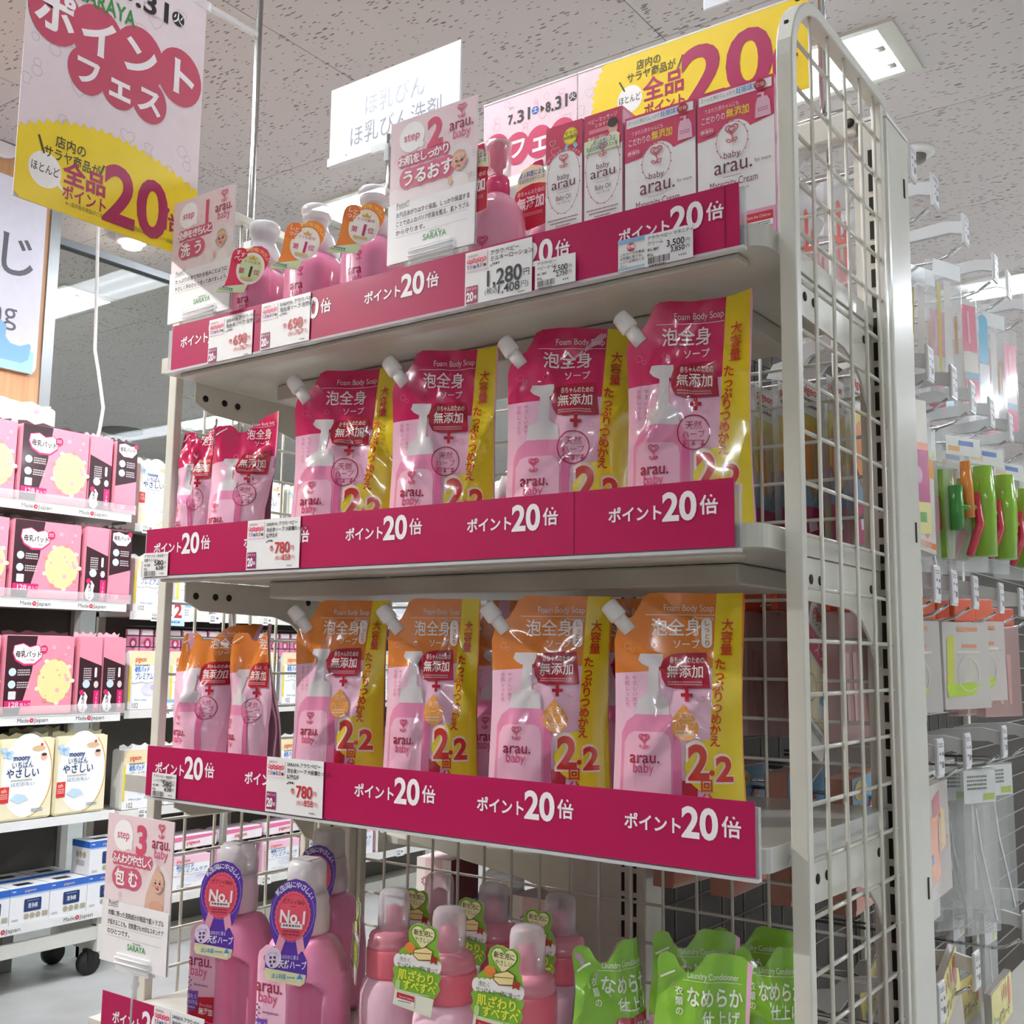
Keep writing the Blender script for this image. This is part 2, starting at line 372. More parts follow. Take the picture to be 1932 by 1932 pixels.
b = MB(); b.prism([(.5, 3.145), (1.05, 3.145)]+[(1.045-.055*(1-cos(i*pi/2/6)), 3.145-.045*sin(i*pi/2/6)-.012*i/6) for i in range(7)]+[(.96, 3.085), (.9, 3.06), (.8, 3.07), (.7, 3.05), (.6, 3.07), (.5, 3.06)], lambda y, z: (.001, y, z), lambda y, z: (.02, y, z), mat('#eee6e8', .5)); b.out('board', t, fix=True)
t = MB().tube([(-3.05, 1.20, 3.149), (-3.05, 1.213, 2.86), (-3.05, 1.222, 2.67), (-3.05, 1.232, 2.40), (-3.05, 1.25, 2.33), (-3.05, 1.279, 2.20), (-3.05, 1.27, 2.12), (-3.06, 1.262, 2.06)], .006, WHITE, 8).out('hanging_cord')
tag(t, 'thin white cord hanging from the ceiling before the grey glass', 'cord')

# ================================================================ THE END UNIT OF THE SHELVES
WR = .0022
def wire(parent, a, b, m=PAINT, r=WR, name='wire'): return MB().tube([a, b], r, m, 6).out(name, parent)
def end_panel(x, side, label):
    t = thing('end_panel', label, 'shelf end panel', (x, 0, FZ), 0)
    T = 2.022-FZ; Rr = .085
    arc = [(-.006+Rr*(1-cos(i*pi/16)), T-Rr+Rr*sin(i*pi/16)) for i in range(9)]; Ri = Rr-.013
    arci = [(.007+Ri*(1-cos(i*pi/16)), T-.013-Ri+Ri*sin(i*pi/16)) for i in range(9)]
    ol = [(-.006, .0)]+arc+[(.299, T), (.299, T-.013)]+arci[::-1]+[(.007, 0)]
    b = MB(); b.prism(ol, lambda y, z: (-.0085, y, z), lambda y, z: (.0085, y, z), PAINT); b.out('frame', t, .0022, fix=True)
    MB().box(-.006, .006, .283, .293, 0, T-.012, PAINT).out('rear_rail', t, .0015)
    ym = MB().tube([(0, .004, 0), (0, .292, 0)], WR, PAINT, 6).mesh('wire'); zm = MB().tube([(.004*side, 0, .02), (.004*side, 0, T-.006)], WR, PAINT, 6).mesh('wire')
    for k in range(-12, 22):
        z = 1.366-.05*k-FZ
        if z > .03: link('wire', ym, t, (0, 0, z))
    for y in (.057, .1095, .1605, .213, .262): link('wire', zm, t, (0, y, 0))
    for y, z in ((.03, T-.004), (.008, T-.05)): MB().box(-.002, .002, y-.006, y+.006, z-.004, z+.0045, SLOT).out('slot', t)
    return t
end_panel(-.0085, 1, 'cream painted wire mesh end panel at the right of the shelves')
end_panel(-.9365, -1, 'cream painted wire mesh end panel at the left of the shelves')
def upright(x0, x1, y0, y1, sx, label, ends=False, z1=1.99):
    t = thing('upright', label, 'shelf upright', (0, 0, FZ)); MB().box(x0, x1, y0, y1, 0, z1-FZ, PAINT).out('post', t, .004)
    sm = MB().box(-.0025, .0025, -.001, .002, -.011, .011, SLOT).mesh('slot')
    for x in sx:
        for i in range(54): link('slot', sm, t, (x, y0, z1-FZ-.05-.03*i))
    if ends:
        s2 = MB().box(-.001, .001, -.0022, .0022, -.012, .012, SLOT).mesh('slot')
        for z in (1.93, 1.50, 1.09): link('slot', s2, t, (x1, y1-.022, z-FZ))
        for z in (2.0,): MB().box(x0, x1, y0, y1, z1-FZ, z1-FZ+.004, WHITE).out('cap', t)
    return t
upright(-.036, 0, .298, .384, (-.021,), 'broad cream upright at the right rear corner of the shelves', True, 2.0)
upright(-.93, -.85, .298, .335, (-.888,), 'cream slotted upright at the left rear corner of the shelves')
t = thing('mesh_panel', 'cream wire mesh back panel behind the soap shelves', 'mesh panel', (0, 0, 0))
vm = MB().tube([(0, 0, FZ+.05), (0, 0, 1.985)], WR, PAINT, 6).mesh('wire'); hm = MB().tube([(-.848, 0, 0), (-.039, 0, 0)], WR, PAINT, 6).mesh('wire')
for i in range(17): link('wire', vm, t, (-.795+.0477*i, .318, 0))
for i in range(35): link('wire', hm, t, (0, .3225, 1.954-.0485*i))
for x in (-.8445, -.0425): MB().box(x-.004, x+.004, .314, .326, FZ+.05, 1.985, PAINT).out('frame', t)
t = thing('back_beam', 'cream steel beam across the top back of the shelves', 'beam', (0, 0, 0))
MB().box(-.85, -.038, .30, .312, 1.987, 2.021, PAINT).out('bar', t, .003); MB().box(-.85, -.038, .312, .36, 2.015, 2.021, PAINT).out('flange', t)
for x in (-.045, -.835): MB().lathe([(.006, 0), (.006, .001)], SLOT, 14, (0, 0, 0)).out('hole', t, loc=(x, .2995, 2.003)).rotation_euler = (pi/2, 0, 0)
# ---- shelves with their brackets and clear price rails
SH = [('top', 1.738, -.035, -.904, -.037), ('second', 1.449, -.051, -.909, -.039), ('third', 1.163, -.057, -.871, -.023), ('bottom', .862, -.092, -.89, -.026)]
def shelf(nm, zb, yf, r0, r1):
    t = thing('shelf', 'cream metal shelf board, the %s one of the end unit' % nm, 'shelf', (0, 0, zb))
    zt = .022; xr, xl = -.0205, -.925; rr = .02
    o = [(xl, .29), (xl, yf)]+[(xr-rr+rr*sin(i*pi/12), yf+rr-rr*cos(i*pi/12)) for i in range(7)]+[(xr, .29)]
    m = mat('#cfcec3', .32, coat=.3) if nm != 'third' else mat('#bdbdb6', .25, coat=.5)
    MB().prism(o, lambda x, y: (x, y, 0), lambda x, y: (x, y, zt), m).out('board', t, .002, fix=True)
    MB().box(xl+.09, xr-.09, .10, .27, -.024, -.0005, mat('#c4c0b4', .4)).out('channel', t, .003)
    MB().box(xl+.03, xr-.03, yf+.01, yf+.035, -.007, -.0005, mat('#c4c0b4', .4)).out('lip', t, .002)
    pl = [(.022, -.001), (.29, -.001), (.29, -.108), (.272, -.1), (.25, -.075), (.225, -.056), (.19, -.047), (.05, -.043), (.022, -.03)]
    for x in (xl+.004, xr-.004):
        b = MB().prism(pl, lambda y, z: (x-.0015, y, z), lambda y, z: (x+.0015, y, z), PAINT).out('bracket', t, fix=True)
        for y in (.04, .075, .1, .26):
            s = MB().lathe([(.005, -.0022), (.005, .0022)], SLOT, 12).out('hole', b); s.location = (x, y, -.022); s.rotation_euler = (0, pi/2, 0)
    MB().box(r0, r1, yf-.0055, yf, -.0015, .058, film('#d9dde0', .62, .08)).out('price_rail', t)
    MB().box(r0, r1, yf-.009, yf, -.0045, -.0015, film('#e6e8ea', .4, .1)).out('rail_lip', t)
    if nm == 'second':
        h = MB()
        for x, y in ((-.62, .03), (-.575, .045), (-.20, .03)): h.lathe([(.004, -.004), (.001, -.0045)], WHITE, 10, (x, y+.02, 0))
        h.out('clip', t); MB().tube([(-.03, .06, -.012), (-.03, .15, -.03), (-.03, .25, -.018)], .004, CHROME, 8).out('clip_bar', t)
    return t
for s in SH: shelf(*s)
MB().box(-.92, -.02, -.07, .29, 0, .45, PAINT2).out('base_cabinet', None, .004, (0, 0, FZ)); o = COL.objects['base_cabinet']; tag(o, 'cream base cabinet under the bottom shelf', 'cabinet')
# ---- crimson sale strips
def strip(nm, zb, yf, x0, x1, starts, seams=()):
    t = thing('sale_strip', 'crimson sale strip on the front of the %s shelf' % nm, 'sale strip', (x0, yf-.0055, zb), 0, 'crimson sale strips'); W = (x1-x0)*1000
    m = mat(CRIMSON, .4, coat=.06, bump=.1, bscale=9, spec=.3)
    MB().box(0, x1-x0, -.0012, 0, 0, .063, m).out('strip', t)
    a = Art(.35, .3)
    a.text('ポイント', 0, 19.5, 15.5, '#f3eef1', 1, .026, w=59); a.text('20', 59, 3.5, 37, '#f6f2f4', 1, .03, w=37); a.text('倍', 98, 14, 19, '#f3eef1', 1, .02, w=19)
    o = a.out('lettering', t, lambda u, v, l: (u/1000, -.0012-(l+1)*EP, .063-v/1000)); o.location.x = starts[0]-x0
    for s in starts[1:]: link('lettering', o.data, t, (s-x0, 0, 0))
    for s in seams: MB().box(0, .0005, -.0016, -.0012, 0, .063, mat('#7d0c33', .4)).out('seam', t, loc=(s-x0, 0, 0))
strip('top', 1.7365, -.037, -.892, -.041, (-.873, -.698, -.526, -.348, -.173), (-.056,))
strip('second', 1.449, -.053, -.903, -.043, (-.886, -.705, -.529, -.35, -.175), (-.215,))
strip('third', 1.163, -.059, -.868, -.025, (-.85, -.678, -.497, -.326, -.154))
strip('bottom', .863, -.094, -.885, -.03, (-.862, -.69, -.515, -.34, -.165))
# ================================================================ PRICE CARDS
def card(x0, zt, y, W, H, art, label, tilt=0.):
    t = thing('price_card', label, 'price card', (x0, y, zt), 0); t.rotation_euler = (0, tilt, 0)
    MB().box(0, W/1000, -.0006, 0, -H/1000, 0, mat('#eceded', .35, coat=.3)).out('card', t)
    art.out('print', t, lambda u, v, l: (u/1000, -.0006-(l+1)*EP, -v/1000))
def promo_art(nm, lines, price, tax, each=True, W=90, H=61, c='#c0272f'):
    a = Art(.4)
    a.rect(2, 3, 29, 20, '#f3dfe4', 1); a.text('SARAYA', 4, 3.5, 4, '#4a9a58', 2)
    for i, ch in enumerate('ポイントフェス'): a.ell(5+i*3.7, 11+(i % 2)*1., 2.6, 2.6, '#d5375f', 2, 12); a.text(ch, 5+i*3.7, 9.2+(i % 2), 3.4, '#ffffff', 3, .02, 'c')
    a.text('7.31', 3, 15, 6, '#333333', 3, .01, w=9)
    a.ell(14, 18.6, 2, 2, '#2f6fc0', 2, 12); a.text('8.31', 17, 15, 6, '#333333', 3, .01, w=9); a.ell(28, 18.6, 1.8, 1.8, '#333333', 2, 12)
    for i, l in enumerate(lines): a.text(l, 35, 4+i*7, 6.4 if len(lines) < 3 else 5.4, '#23262b', 2, .015)
    a.ell(36.5, 6+len(lines)*7+1.5, 1, 1, '#23262b', 2, 10); a.wave(38.5, 5+len(lines)*7, 10, 1, 2.8)
    if each:
        a.text('各', 42, 33, 7.5, c, 2, .02); a.text(price, 51, 26.5, 19, c, 2, .02, w=27); a.text('円', 78.5, 34, 6.5, c, 2, .01)
        a.text('(税込', 52, 46, 5.6, c, 2); a.text(tax, 64.5, 43.5, 9.5, c, 2, .01, w=15); a.text('円)', 80, 46, 5.6, c, 2)
    else:
        a.text(price, 27, 23, 25, '#20252b', 2, .02, w=52); a.text('円', 80, 33, 9, '#20252b', 2, .01)
        a.text('(税込', 28, 46.5, 8, '#20252b', 2); a.text(tax, 44, 43.5, 14, '#20252b', 2, .01, w=32); a.text('円)', 77, 46.5, 8, '#20252b', 2)
    a.rect(2, 40, 16, 20, '#a3184e' if not each else '#8e1f63', 1); a.text('ポイント', 10, 41.5, 3.8, '#ffffff', 2, .01, 'c'); a.text('20', 3, 45, 14, '#ffffff', 2, .035, w=10); a.text('倍', 13, 51.5, 4.6, '#ffffff', 2, .01)
    a.wave(74, 58, 9, 1, 1.8, '#777777'); return a
def shelf_art(l1, l2, p1, p2, W=50, H=33):
    k = W/50.; a = Art(.4); a.text(l1, 3*k, 2*k, 4.2*k, '#24282c', 2, .01); a.text(l2, 3*k, 7.2*k, 4.2*k, '#24282c', 2, .01)
    a.text(p1, 42*k, 8.5*k, 9*k, '#20242a', 2, .015, 'r', w=19*k); a.text('円', 43*k, 11.5*k, 4.5*k, '#20242a', 2); a.text(p2, 42*k, 16*k, 7*k, '#20242a', 2, .015, 'r', w=15*k); a.text('円', 43*k, 17.5*k, 4*k, '#20242a', 2)
    a.text('本体価格', 3*k, 14*k, 3.2*k, '#24282c', 2, .02); a.text('税込', 3*k, 19*k, 3.2*k, '#24282c', 2, .02)
    a.bars(4*k, 23*k, 22*k, 6.5*k); a.wave(5*k, 30.5*k, 18*k, 1, 1.8*k); a.wave(36*k, 26*k, 8*k, 1, 2*k, '#888888'); return a
y1, y2, y3, y4 = -.0448, -.0608, -.0668, -.1018
A698 = promo_art('', ('SARAYA アラウ.ベビー', '泡全身ソープ 泡替各種'), '698', '767')
card(-.811, 1.794, y1, 88, 60, A698, 'white 698 yen card under the step 1 sign')
card(-.707, 1.798, y1, 90, 62, A698, 'white 698 yen card, the second card from the left on the top strip')
card(-.370, 1.7965, y1, 91, 61, promo_art('', ('アラウ.ベビー', 'ミルキーローション'), '1,280', '1,408', False), 'white 1,280 yen card under the pink lotion bottle')
card(-.274, 1.767, y1-.001, 51, 31, shelf_art('アラウベビー', 'ベビーオイル', '2,500', '2,750'), 'small white 2,500 yen card under the baby oil boxes')
card(-.141, 1.767, y1-.0012, 53, 33, shelf_art('アラウ.ベビー マタニティ', 'クリーム', '3,500', '3,850', 53), 'small white 3,500 yen card under the maternity cream boxes')
a = Art(.4); a.rect(0, 0, 38, 4.5, '#86b2d2', 1); a.ell(15, 9.5, 4.6, 4.6, '#c23a4a', 1); a.text('空箱', 15, 7, 4.4, '#ffffff', 2, .01, 'c')
for i, l in enumerate(('このマークの商品', 'は空箱陳列です。', 'レジへお持ちくだ', 'さい。')): a.text(l, 2, 14.5+i*4, 3.6, '#3a3a3c', 2, .01)
a.rect(0, 30, 38, 2, '#9dbdd3', 1); card(-.172, 1.768, y1-.0004, 38, 33, a, 'pale blue notice card left of the 3,500 yen card')
A780 = promo_art('', ('SARAYA アラウ.ベビー', '泡全身ソープ 大容量たっぷり', '詰替各種'), '780', '858')
card(-.697, 1.5115, y2, 94, 62, A780, 'white 780 yen card on the second strip'); card(-.638, 1.2265, y3, 94, 63, A780, 'white 780 yen card on the third strip')
card(-.905, 1.4795, y2-.0004, 53, 32, shelf_art('アラウ.ベビー泡全身ソープ', '詰替４００ｍｌ', '580', '638', 53), 'small white barcode card at the left end of the second strip')
card(-.853, 1.193, y3-.0004, 49, 30, shelf_art('アラウ.ベビー泡全身ソープ', 'しっとり詰替４００ｍｌ', '580', '638', 49), 'small white 580 yen card at the left end of the third strip')
card(-.779, .929, y4, 92, 62, A780, 'white card at the lower edge on the bottom strip beside the step 3 sign')

# ================================================================ STEP SIGNS in clear clips
def doodles(a, box, n, c, l=1, seed=1, k=1.):
    rnd = random.Random(seed)
    for i in range(n):
        x = rnd.uniform(box[0], box[2]); y = rnd.uniform(box[1], box[3]); q = i % 4; s = k*rnd.uniform(.8, 1.3)
        if q == 0: a.stroke([(x+s*4*sin(t)**3, y-s*.26*(13*cos(t)-5*cos(2*t)-2*cos(3*t))) for t in [2*pi*j/16 for j in range(16)]], .5*k, c, l, True)
        elif q == 1: a.ring(x, y, 2.6*s, .5*k, c, l, n=14)
        elif q == 2: a.stroke([(x-3*s, y-2*s), (x-s, y-3*s), (x+s, y-3*s), (x+3*s, y-2*s), (x+2*s, y), (x+2*s, y+3*s), (x-2*s, y+3*s), (x-2*s, y)], .5*k, c, l, True)
        else: a.ring(x, y-2*s, 2*s, .5*k, c, l, n=12); a.ring(x, y+2*s, 2.6*s, .5*k, c, l, n=12)
def blob_text(a, t, x, y, h, w, c='#d2627f'):
    """white lettering inside a rounded rose outline"""
    n = len(t); d = w/n
    for i in range(n): a.ell(x+d*(i+.5), y+h*.5, d*.62, h*.66, c, 2, 16)
    for i in range(n-1): a.rect(x+d*(i+.5), y-h*.1, d, h*1.2, c, 2)
    for i, ch in enumerate(t): a.text(ch, x+d*(i+.5), y, h, '#fbf6f6', 4, .03, 'c')
def baby(a, x, y, k, hood=False):
    """the printed photo of a small child: soft head, face and shoulders"""
    sk, sh = '#e3b9a3', '#d9a78f'
    a.ell(x, y+k*.5, k*1.5, k*1.9, '#e9dfdf', 1)
    if hood: a.poly([(x-k*.2, y-k*1.35), (x+k*.55, y-k*.7), (x+k*.75, y+k*.6), (x+k*.75, y+k*1.9), (x-k*1.5, y+k*1.9), (x-k*1.35, y+k*.9), (x-k*.75, y-k*.4)], '#dcb9a6', 2)
    else: a.poly([(x-k*.8, y+k*1.9), (x-k*.7, y+k*1.1), (x-k*.2, y+k*.8), (x+k*.35, y+k*.8), (x+k*.8, y+k*1.2), (x+k*.85, y+k*1.9)], '#efe9e6', 2)
    if hood:
        a.ell(x+k*.12, y-k*.1, k*.62, k*.8, '#a98f80', 3); a.ell(x-k*.1, y+k*1.55, k*.8, k*.4, sh, 3)
    a.ell(x, y-k*.15, k*.62, k*.74, sk, 4); a.ell(x-k*.6, y, k*.12, k*.17, sh, 4, 12); a.ell(x+k*.6, y, k*.12, k*.17, sh, 4, 12)
    if not hood:
        a.ell(x, y-k*.55, k*.52, k*.33, '#cfa88a', 5); a.ell(x, y-k*.38, k*.5, k*.3, sk, 6)
    for q in (-.24, .24):
        a.ell(x+k*q, y-k*.08, k*.085, k*.085, '#3a2d2a', 7, 12); a.stroke([(x+k*(q-.11), y-k*.26), (x+k*q, y-k*.3), (x+k*(q+.11), y-k*.26)], k*.035, '#9a7260', 7)
    a.ell(x, y+k*.1, k*.09, k*.06, sh, 7, 10); a.ell(x, y+k*.3, k*.16, k*.075, '#a8525a', 7, 12)
    for q in (-.36, .36): a.ell(x+k*q, y+k*.17, k*.13, k*.1, '#e3a496', 6, 12)
    if not hood:
        a.ell(x-k*.75, y+k*1.2, k*.2, k*.24, sk, 5, 12)
        for j in range(4): a.stroke([(x-k*(.9-.09*j), y+k*1.1), (x-k*(.97-.11*j), y+k*.82)], k*.075, sk, 5)
def step_art(n, l1, l2, body, hood, w1=68, w2=68):
    a = Art(.35, .3)
    a.rect(0, 0, 133, 180, '#f1f0f0', 0); a.rect(0, 0, 133, 104, '#edd5d9', 1); a.rect(0, 86, 133, 20, '#efe0e2', 1)
    doodles(a, (6, 6, 128, 100), 14, '#e2bcc4', 2, n)
    a.ell(34, 25, 20, 19, '#fbf8f8', 2); a.ell(49, 38, 4, 4, '#fbf8f8', 2, 12); a.ring(56, 40, 2, .6, '#e7a9b7', 3, n=12)
    a.text('step', 34, 16, 15, '#d4667f', 3, .008, 'c'); a.text(str(n), 71, 3, 48, '#d2506f', 3, .035 if n > 1 else .018, 'c')
    a.logo(110, 9, 11, '#d65a78', 3); a.text('arau.', 92, 17, 20, '#9c2b4f', 3, .01, w=36); a.text('baby', 97, 31, 17, '#d35a86', 3, 0, w=27)
    blob_text(a, l1, 14, 47, 13, w1); blob_text(a, l2, 18, 66, 21, w2)
    baby(a, 108, 76, 17, hood)
    a.rect(0, 106, 133, 74, '#f1f0f0', 8); a.text('Point!!', 13, 104, 9, '#4a4246', 9, 0, w=20, rot=-.06); a.stroke([(12, 113), (34, 112)], .5, '#4a4246', 9)
    for i, l in enumerate(body): a.text(l, 13, 117+i*11, 7.2, '#3b3538', 9, .012, w=min(len(l)*6.6, 112)); a.rect(12, 126+i*11, 110, .3, '#9b9496', 9)
    a.wave(66, 150.5, 17, 1, 2, '#7aa882', 9); a.text('SARAYA', 56, 151.5, 10, '#4c9c57', 9, .02, w=36); return a
def step_sign(art, x0, y, zt, label, rz=0., pin=.02):
    t = thing('step_sign', label, 'sign', (x0, y, zt-.18), rz)
    MB().box(0, .133, -.0012, 0, 0, .18, mat('#efeeee', .3, coat=.3)).out('board', t)
    art.out('print', t, lambda u, v, l: (u/1000, -.0012-(l+1)*EP, .18-v/1000))
    c = MB(); c.box(.036, .104, -.006, -.0025, -.004, .014, CLEAR).box(.036, .104, .001, .005, -.004, .014, CLEAR).box(.036, .104, -.006, .005, -.007, -.004, CLEAR); c.out('clip', t, .001)
    for z in (.003, .009): MB().tube([(.036, -.0064, z), (.104, -.0064, z)], .0012, film('#ffffff', .4, .05), 6).out('clip_rib', t)
    MB().lathe([(.005, -.007), (.004, -.015), (.006, -.02), (.0035, -.026), (.0035, -.007-pin)], film('#eef0f2', .55, .05), 14, (.07, 0, 0)).out('stem', t)
    return t
step_sign(step_art(1, '全身をきちんと', '洗う', ('たっぷりの泡で汚れを包みこむように', 'やさしく手のひらで洗ってあげましょう。'), False, 72, 52), -.918, -.031, 1.989, 'step 1 sign in a clear clip at the left end of the top shelf', 0, .035)
step_sign(step_art(2, 'お肌をしっかり', 'うるおす', ('お風呂あがりはすぐ保湿。しっかり保湿する', 'ことで皮ふのバリア機能を整え、肌トラブル', 'から守ります。'), False, 78, 82), -.4995, -.031, 1.9915, 'step 2 sign in a clear clip in the middle of the top shelf', 0, .035)
step_sign(step_art(3, 'ふんわりやさしく', '包む', ('衣類に残った洗剤成分が原因で肌トラブル', 'が起きることも。洗剤選びも大切なスキンケア', 'のひとつです。'), True, 80, 54), -.895, -.098, 1.142, 'step 3 sign in a clear clip at the left end of the bottom shelf', 0, .08)

# ================================================================ POSTERS AND POLES
def pole(x, y, z0, z1, r, label):
    t = thing('sign_pole', label, 'pole', (x, y, 0)); MB().tube([(0, 0, z0), (0, 0, z1)], r, CHROME, 12).out('tube', t)
    if z0 < 1.5: MB().lathe([(.001, z0-.007), (r*.8, z0-.004), (r, z0)], mat('#77787a', .4), 12).out('end_cap', t)
    return t
t = pole(-.957, .14, 1.065, 2.62, .0056, 'tall chrome sign pole clamped outside the left mesh panel')
MB().box(-.007, .011, -.006, .006, 1.60, 1.63, mat('#c9cac8', .3)).out('clamp', t); MB().box(-.007, .011, -.006, .006, 1.97, 1.995, mat('#c9cac8', .3)).out('clamp', t)
MB().box(-.004, .004, -.10, -.004, 2.342, 2.35, CLEAR).out('sign_arm', t)
t = pole(-.085, .322, 2.022, 2.5, .0055, 'chrome sign pole standing on the back beam at the right')
MB().tube([(-.035, -.012, .002+2.024), (.03, -.012, 2.026)], .004, CHROME, 8).out('clamp_bar', t); MB().box(-.01, .01, -.014, .006, 2.022, 2.03, CHROME).out('clamp', t)
pole(-.857, .352, 2.0, 2.235, .0055, 'chrome sign pole behind the step 2 sign'); MB().box(-.862, -.848, .318, .36, 1.99, 2.012, CHROME).out('pole_base', COL.objects['sign_pole.002'], loc=(.857, -.352, 0))
def zig(pts, d, n):
    o = []; L = [0]
    for a, b in zip(pts, pts[1:]): L.append(L[-1]+math.hypot(b[0]-a[0], b[1]-a[1]))
    for i in range(n*2+1):
        s = L[-1]*i/(n*2); k = max(j for j in range(len(L)) if L[j] <= s+1e-6); k = min(k, len(pts)-2); f = (s-L[k])/(L[k+1]-L[k])
        a, b = pts[k], pts[k+1]; nx, ny = b[1]-a[1], a[0]-b[0]; q = math.hypot(nx, ny)
        e = d if i % 2 else 0; o.append((a[0]+(b[0]-a[0])*f+nx/q*e, a[1]+(b[1]-a[1])*f+ny/q*e))
    return o
ROSE = '#bf4a63'; YEL = '#efd21f'; PLUM = '#a5124f'
a = Art(.35, .25); a.rect(9, 0, 288, 420, '#ecdde0', 0, 8); doodles(a, (12, 20, 285, 300), 26, '#d6c3c8', 1, 3, 2.6)
a.text('SARAYA', 82, 78, 34, '#3f8a45', 3, .02, w=92); a.text('7.31', 40, 44, 30, '#22201f', 3, .02, w=64); a.ell(122, 62, 10, 10, '#2a66b8', 2); a.text('土', 122, 52, 17, '#ffffff', 3, .01, 'c')
a.poly([(137, 55), (137, 70), (147, 62)], '#22201f', 3); a.text('8', 152, 40, 34, '#22201f', 3, .02, w=16); a.text('.31', 170, 34, 44, '#22201f', 3, .02, w=60) 
a.ell(246, 56, 11, 11, '#22201f', 2); a.text('火', 246, 46, 19, '#ffffff', 3, .01, 'c')
for ch, x, y, r, h in (('ポ', 50, 146, 40, 62), ('イ', 116, 150, 42, 62), ('ン', 184, 148, 42, 62), ('ト', 254, 146, 40, 62), ('フ', 102, 206, 30, 44), ('ェ', 153, 206, 30, 46), ('ス', 204, 206, 30, 44)):
    a.ell(x, y, r, r*1.12, ROSE, 2, 28); a.text(ch, x, y-h*.5, h, '#fbf4f5', 3, .035, 'c')
a.rect(110, 170, 90, 30, ROSE, 2)
ye = zig([(9, 327), (49, 305), (87, 293), (136, 285), (189, 288), (235, 297), (273, 307), (297, 316)], 7, 22)
a.poly(ye+[(297, 412), (289, 420), (17, 420), (9, 412)], YEL, 4)
a.text('店内の', 62, 315, 18, '#46421f', 6, .012, w=46); a.text('サラヤ商品が', 46, 334, 18, '#46421f', 6, .012, w=86); a.stroke([(38, 325), (47, 348)], 3, '#46421f', 6); a.stroke([(137, 331), (131, 348)], 3, '#46421f', 6)
a.ell(50, 370, 24, 25, '#faf7f2', 5); a.poly([(66, 384), (80, 392), (70, 376)], '#faf7f2', 5); a.text('ほとんど', 50, 361, 15, '#3f3b2a', 6, .008, 'c', w=42)
a.text('全品', 76, 345, 34, PLUM, 6, .03, w=66); a.text('ポイント', 76, 379, 22, PLUM, 6, .02, w=68)
a.text('20', 137, 305, 118, PLUM, 6, .025, w=112); a.text('倍', 236, 355, 36, PLUM, 6, .02, w=36)
a.text('※一部対象外商品がございます。※チラシ掲載商品はすべてポイント20倍対象です。', 82, 401, 7, '#6b6120', 6, 0, w=196)
t = thing('point_sale_poster', 'large portrait point sale poster hanging at upper left', 'poster', (-.957, -.262, 1.933))
MB().box(-.0012, 0, .009, .297, 0, .42, mat('#eee3e4', .35, coat=.2)).out('sheet', t)
MB().box(-.003, .0015, .27, .305, .405, .42, CLEAR).out('clip', t)
a.out('print', t, lambda u, v, l: ((l+1)*EP, u/1000, .42-v/1000))
# the landscape poster along the back
a = Art(.35, .25); a.rect(0, 0, 176, 131, '#f0d3da', 0); doodles(a, (8, 8, 168, 120), 16, '#e3bac4', 1, 8, 2.)
a.text('2021', 50, 16, 5, '#4a4446', 3); a.text('7', 48, 26, 21, '#262223', 3, .02, w=10); a.text('.31', 58, 22, 28, '#262223', 3, .015, w=33); a.ell(100, 35, 6.5, 6.5, '#2a66b8', 2); a.text('土', 100, 29, 10, '#ffffff', 3, .01, 'c')
a.poly([(110, 30), (110, 41), (117, 35.5)], '#262223', 3); a.text('8', 119, 25, 22, '#262223', 3, .02, w=10); a.text('.31', 129, 20, 29, '#262223', 3, .015, w=31); a.ell(169, 33, 6.8, 6.8, '#262223', 2); a.text('火', 169, 27, 11, '#ffffff', 3, .01, 'c')
for ch, x, y, r, h in (('ン', -22, 92, 28, 40), ('ト', 24, 84, 28, 42), ('フ', 66, 88, 24, 36), ('ェ', 108, 88, 24, 38), ('ス', 150, 88, 24, 36)):
    if x > 0: a.ell(x, y, r, r*1.1, '#c93c63', 2, 26); a.text(ch, x, y-h*.5, h, '#fbf4f5', 3, .03, 'c')
t = thing('sale_banner', 'pink dated half of the landscape sale banner behind the top shelf', 'poster', (-.645, .343, 2.088), 0, 'landscape sale banners')
MB().box(0, .176, -.0012, 0, 0, .131, mat('#f0d9de', .35)).out('sheet', t); MB().box(-.0005, .1765, -.0022, .0008, .131, .1335, WHITE).out('top_rail', t)
a.out('print', t, lambda u, v, l: (u/1000, -.0012-(l+1)*EP, .131-v/1000))
a = Art(.35, .25); a.rect(0, 0, 358, 131, '#efd8dc', 0); doodles(a, (4, 8, 40, 120), 5, '#dcc0c7', 1, 5, 2.)
zz = zig([(36, 131), (30, 100), (28, 70), (31, 36), (48, 0)], 6, 12)
a.poly(zz+[(358, 0), (358, 131)], '#f0cf1c', 2)
a.text('店内の', 100, 11, 16, '#4a4420', 4, .012, w=40); a.text('サラヤ商品が', 84, 27, 16, '#4a4420', 4, .012, w=80); a.stroke([(72, 36), (81, 53)], 2.5, '#4a4420', 4); a.stroke([(175, 26), (166, 46)], 2.5, '#4a4420', 4)
a.ell(89, 67, 21, 21, '#faf7f2', 3); a.text('ほとんど', 89, 60, 13, '#3f3b2a', 4, .008, 'c', w=37); a.text('全品', 111, 44, 37, PLUM, 4, .02, w=66); a.text('ポイント', 112, 82, 21, PLUM, 4, .02, w=66)
a.text('20', 170, 1, 126, PLUM, 4, .025, w=142); a.text('倍', 302, 62, 40, PLUM, 4, .025, w=42); a.text('※一部対象外商品がございます。', 250, 108, 7, '#6b6120', 4, w=90)
t = thing('sale_banner', 'yellow twenty-times half of the landscape sale banner behind the top shelf', 'poster', (-.467, .343, 2.088), 0, 'landscape sale banners')
MB().box(0, .358, -.0012, 0, 0, .131, mat('#f0d9de', .35)).out('sheet', t); MB().box(-.0005, .3585, -.0022, .0008, .131, .1335, WHITE).out('top_rail', t)
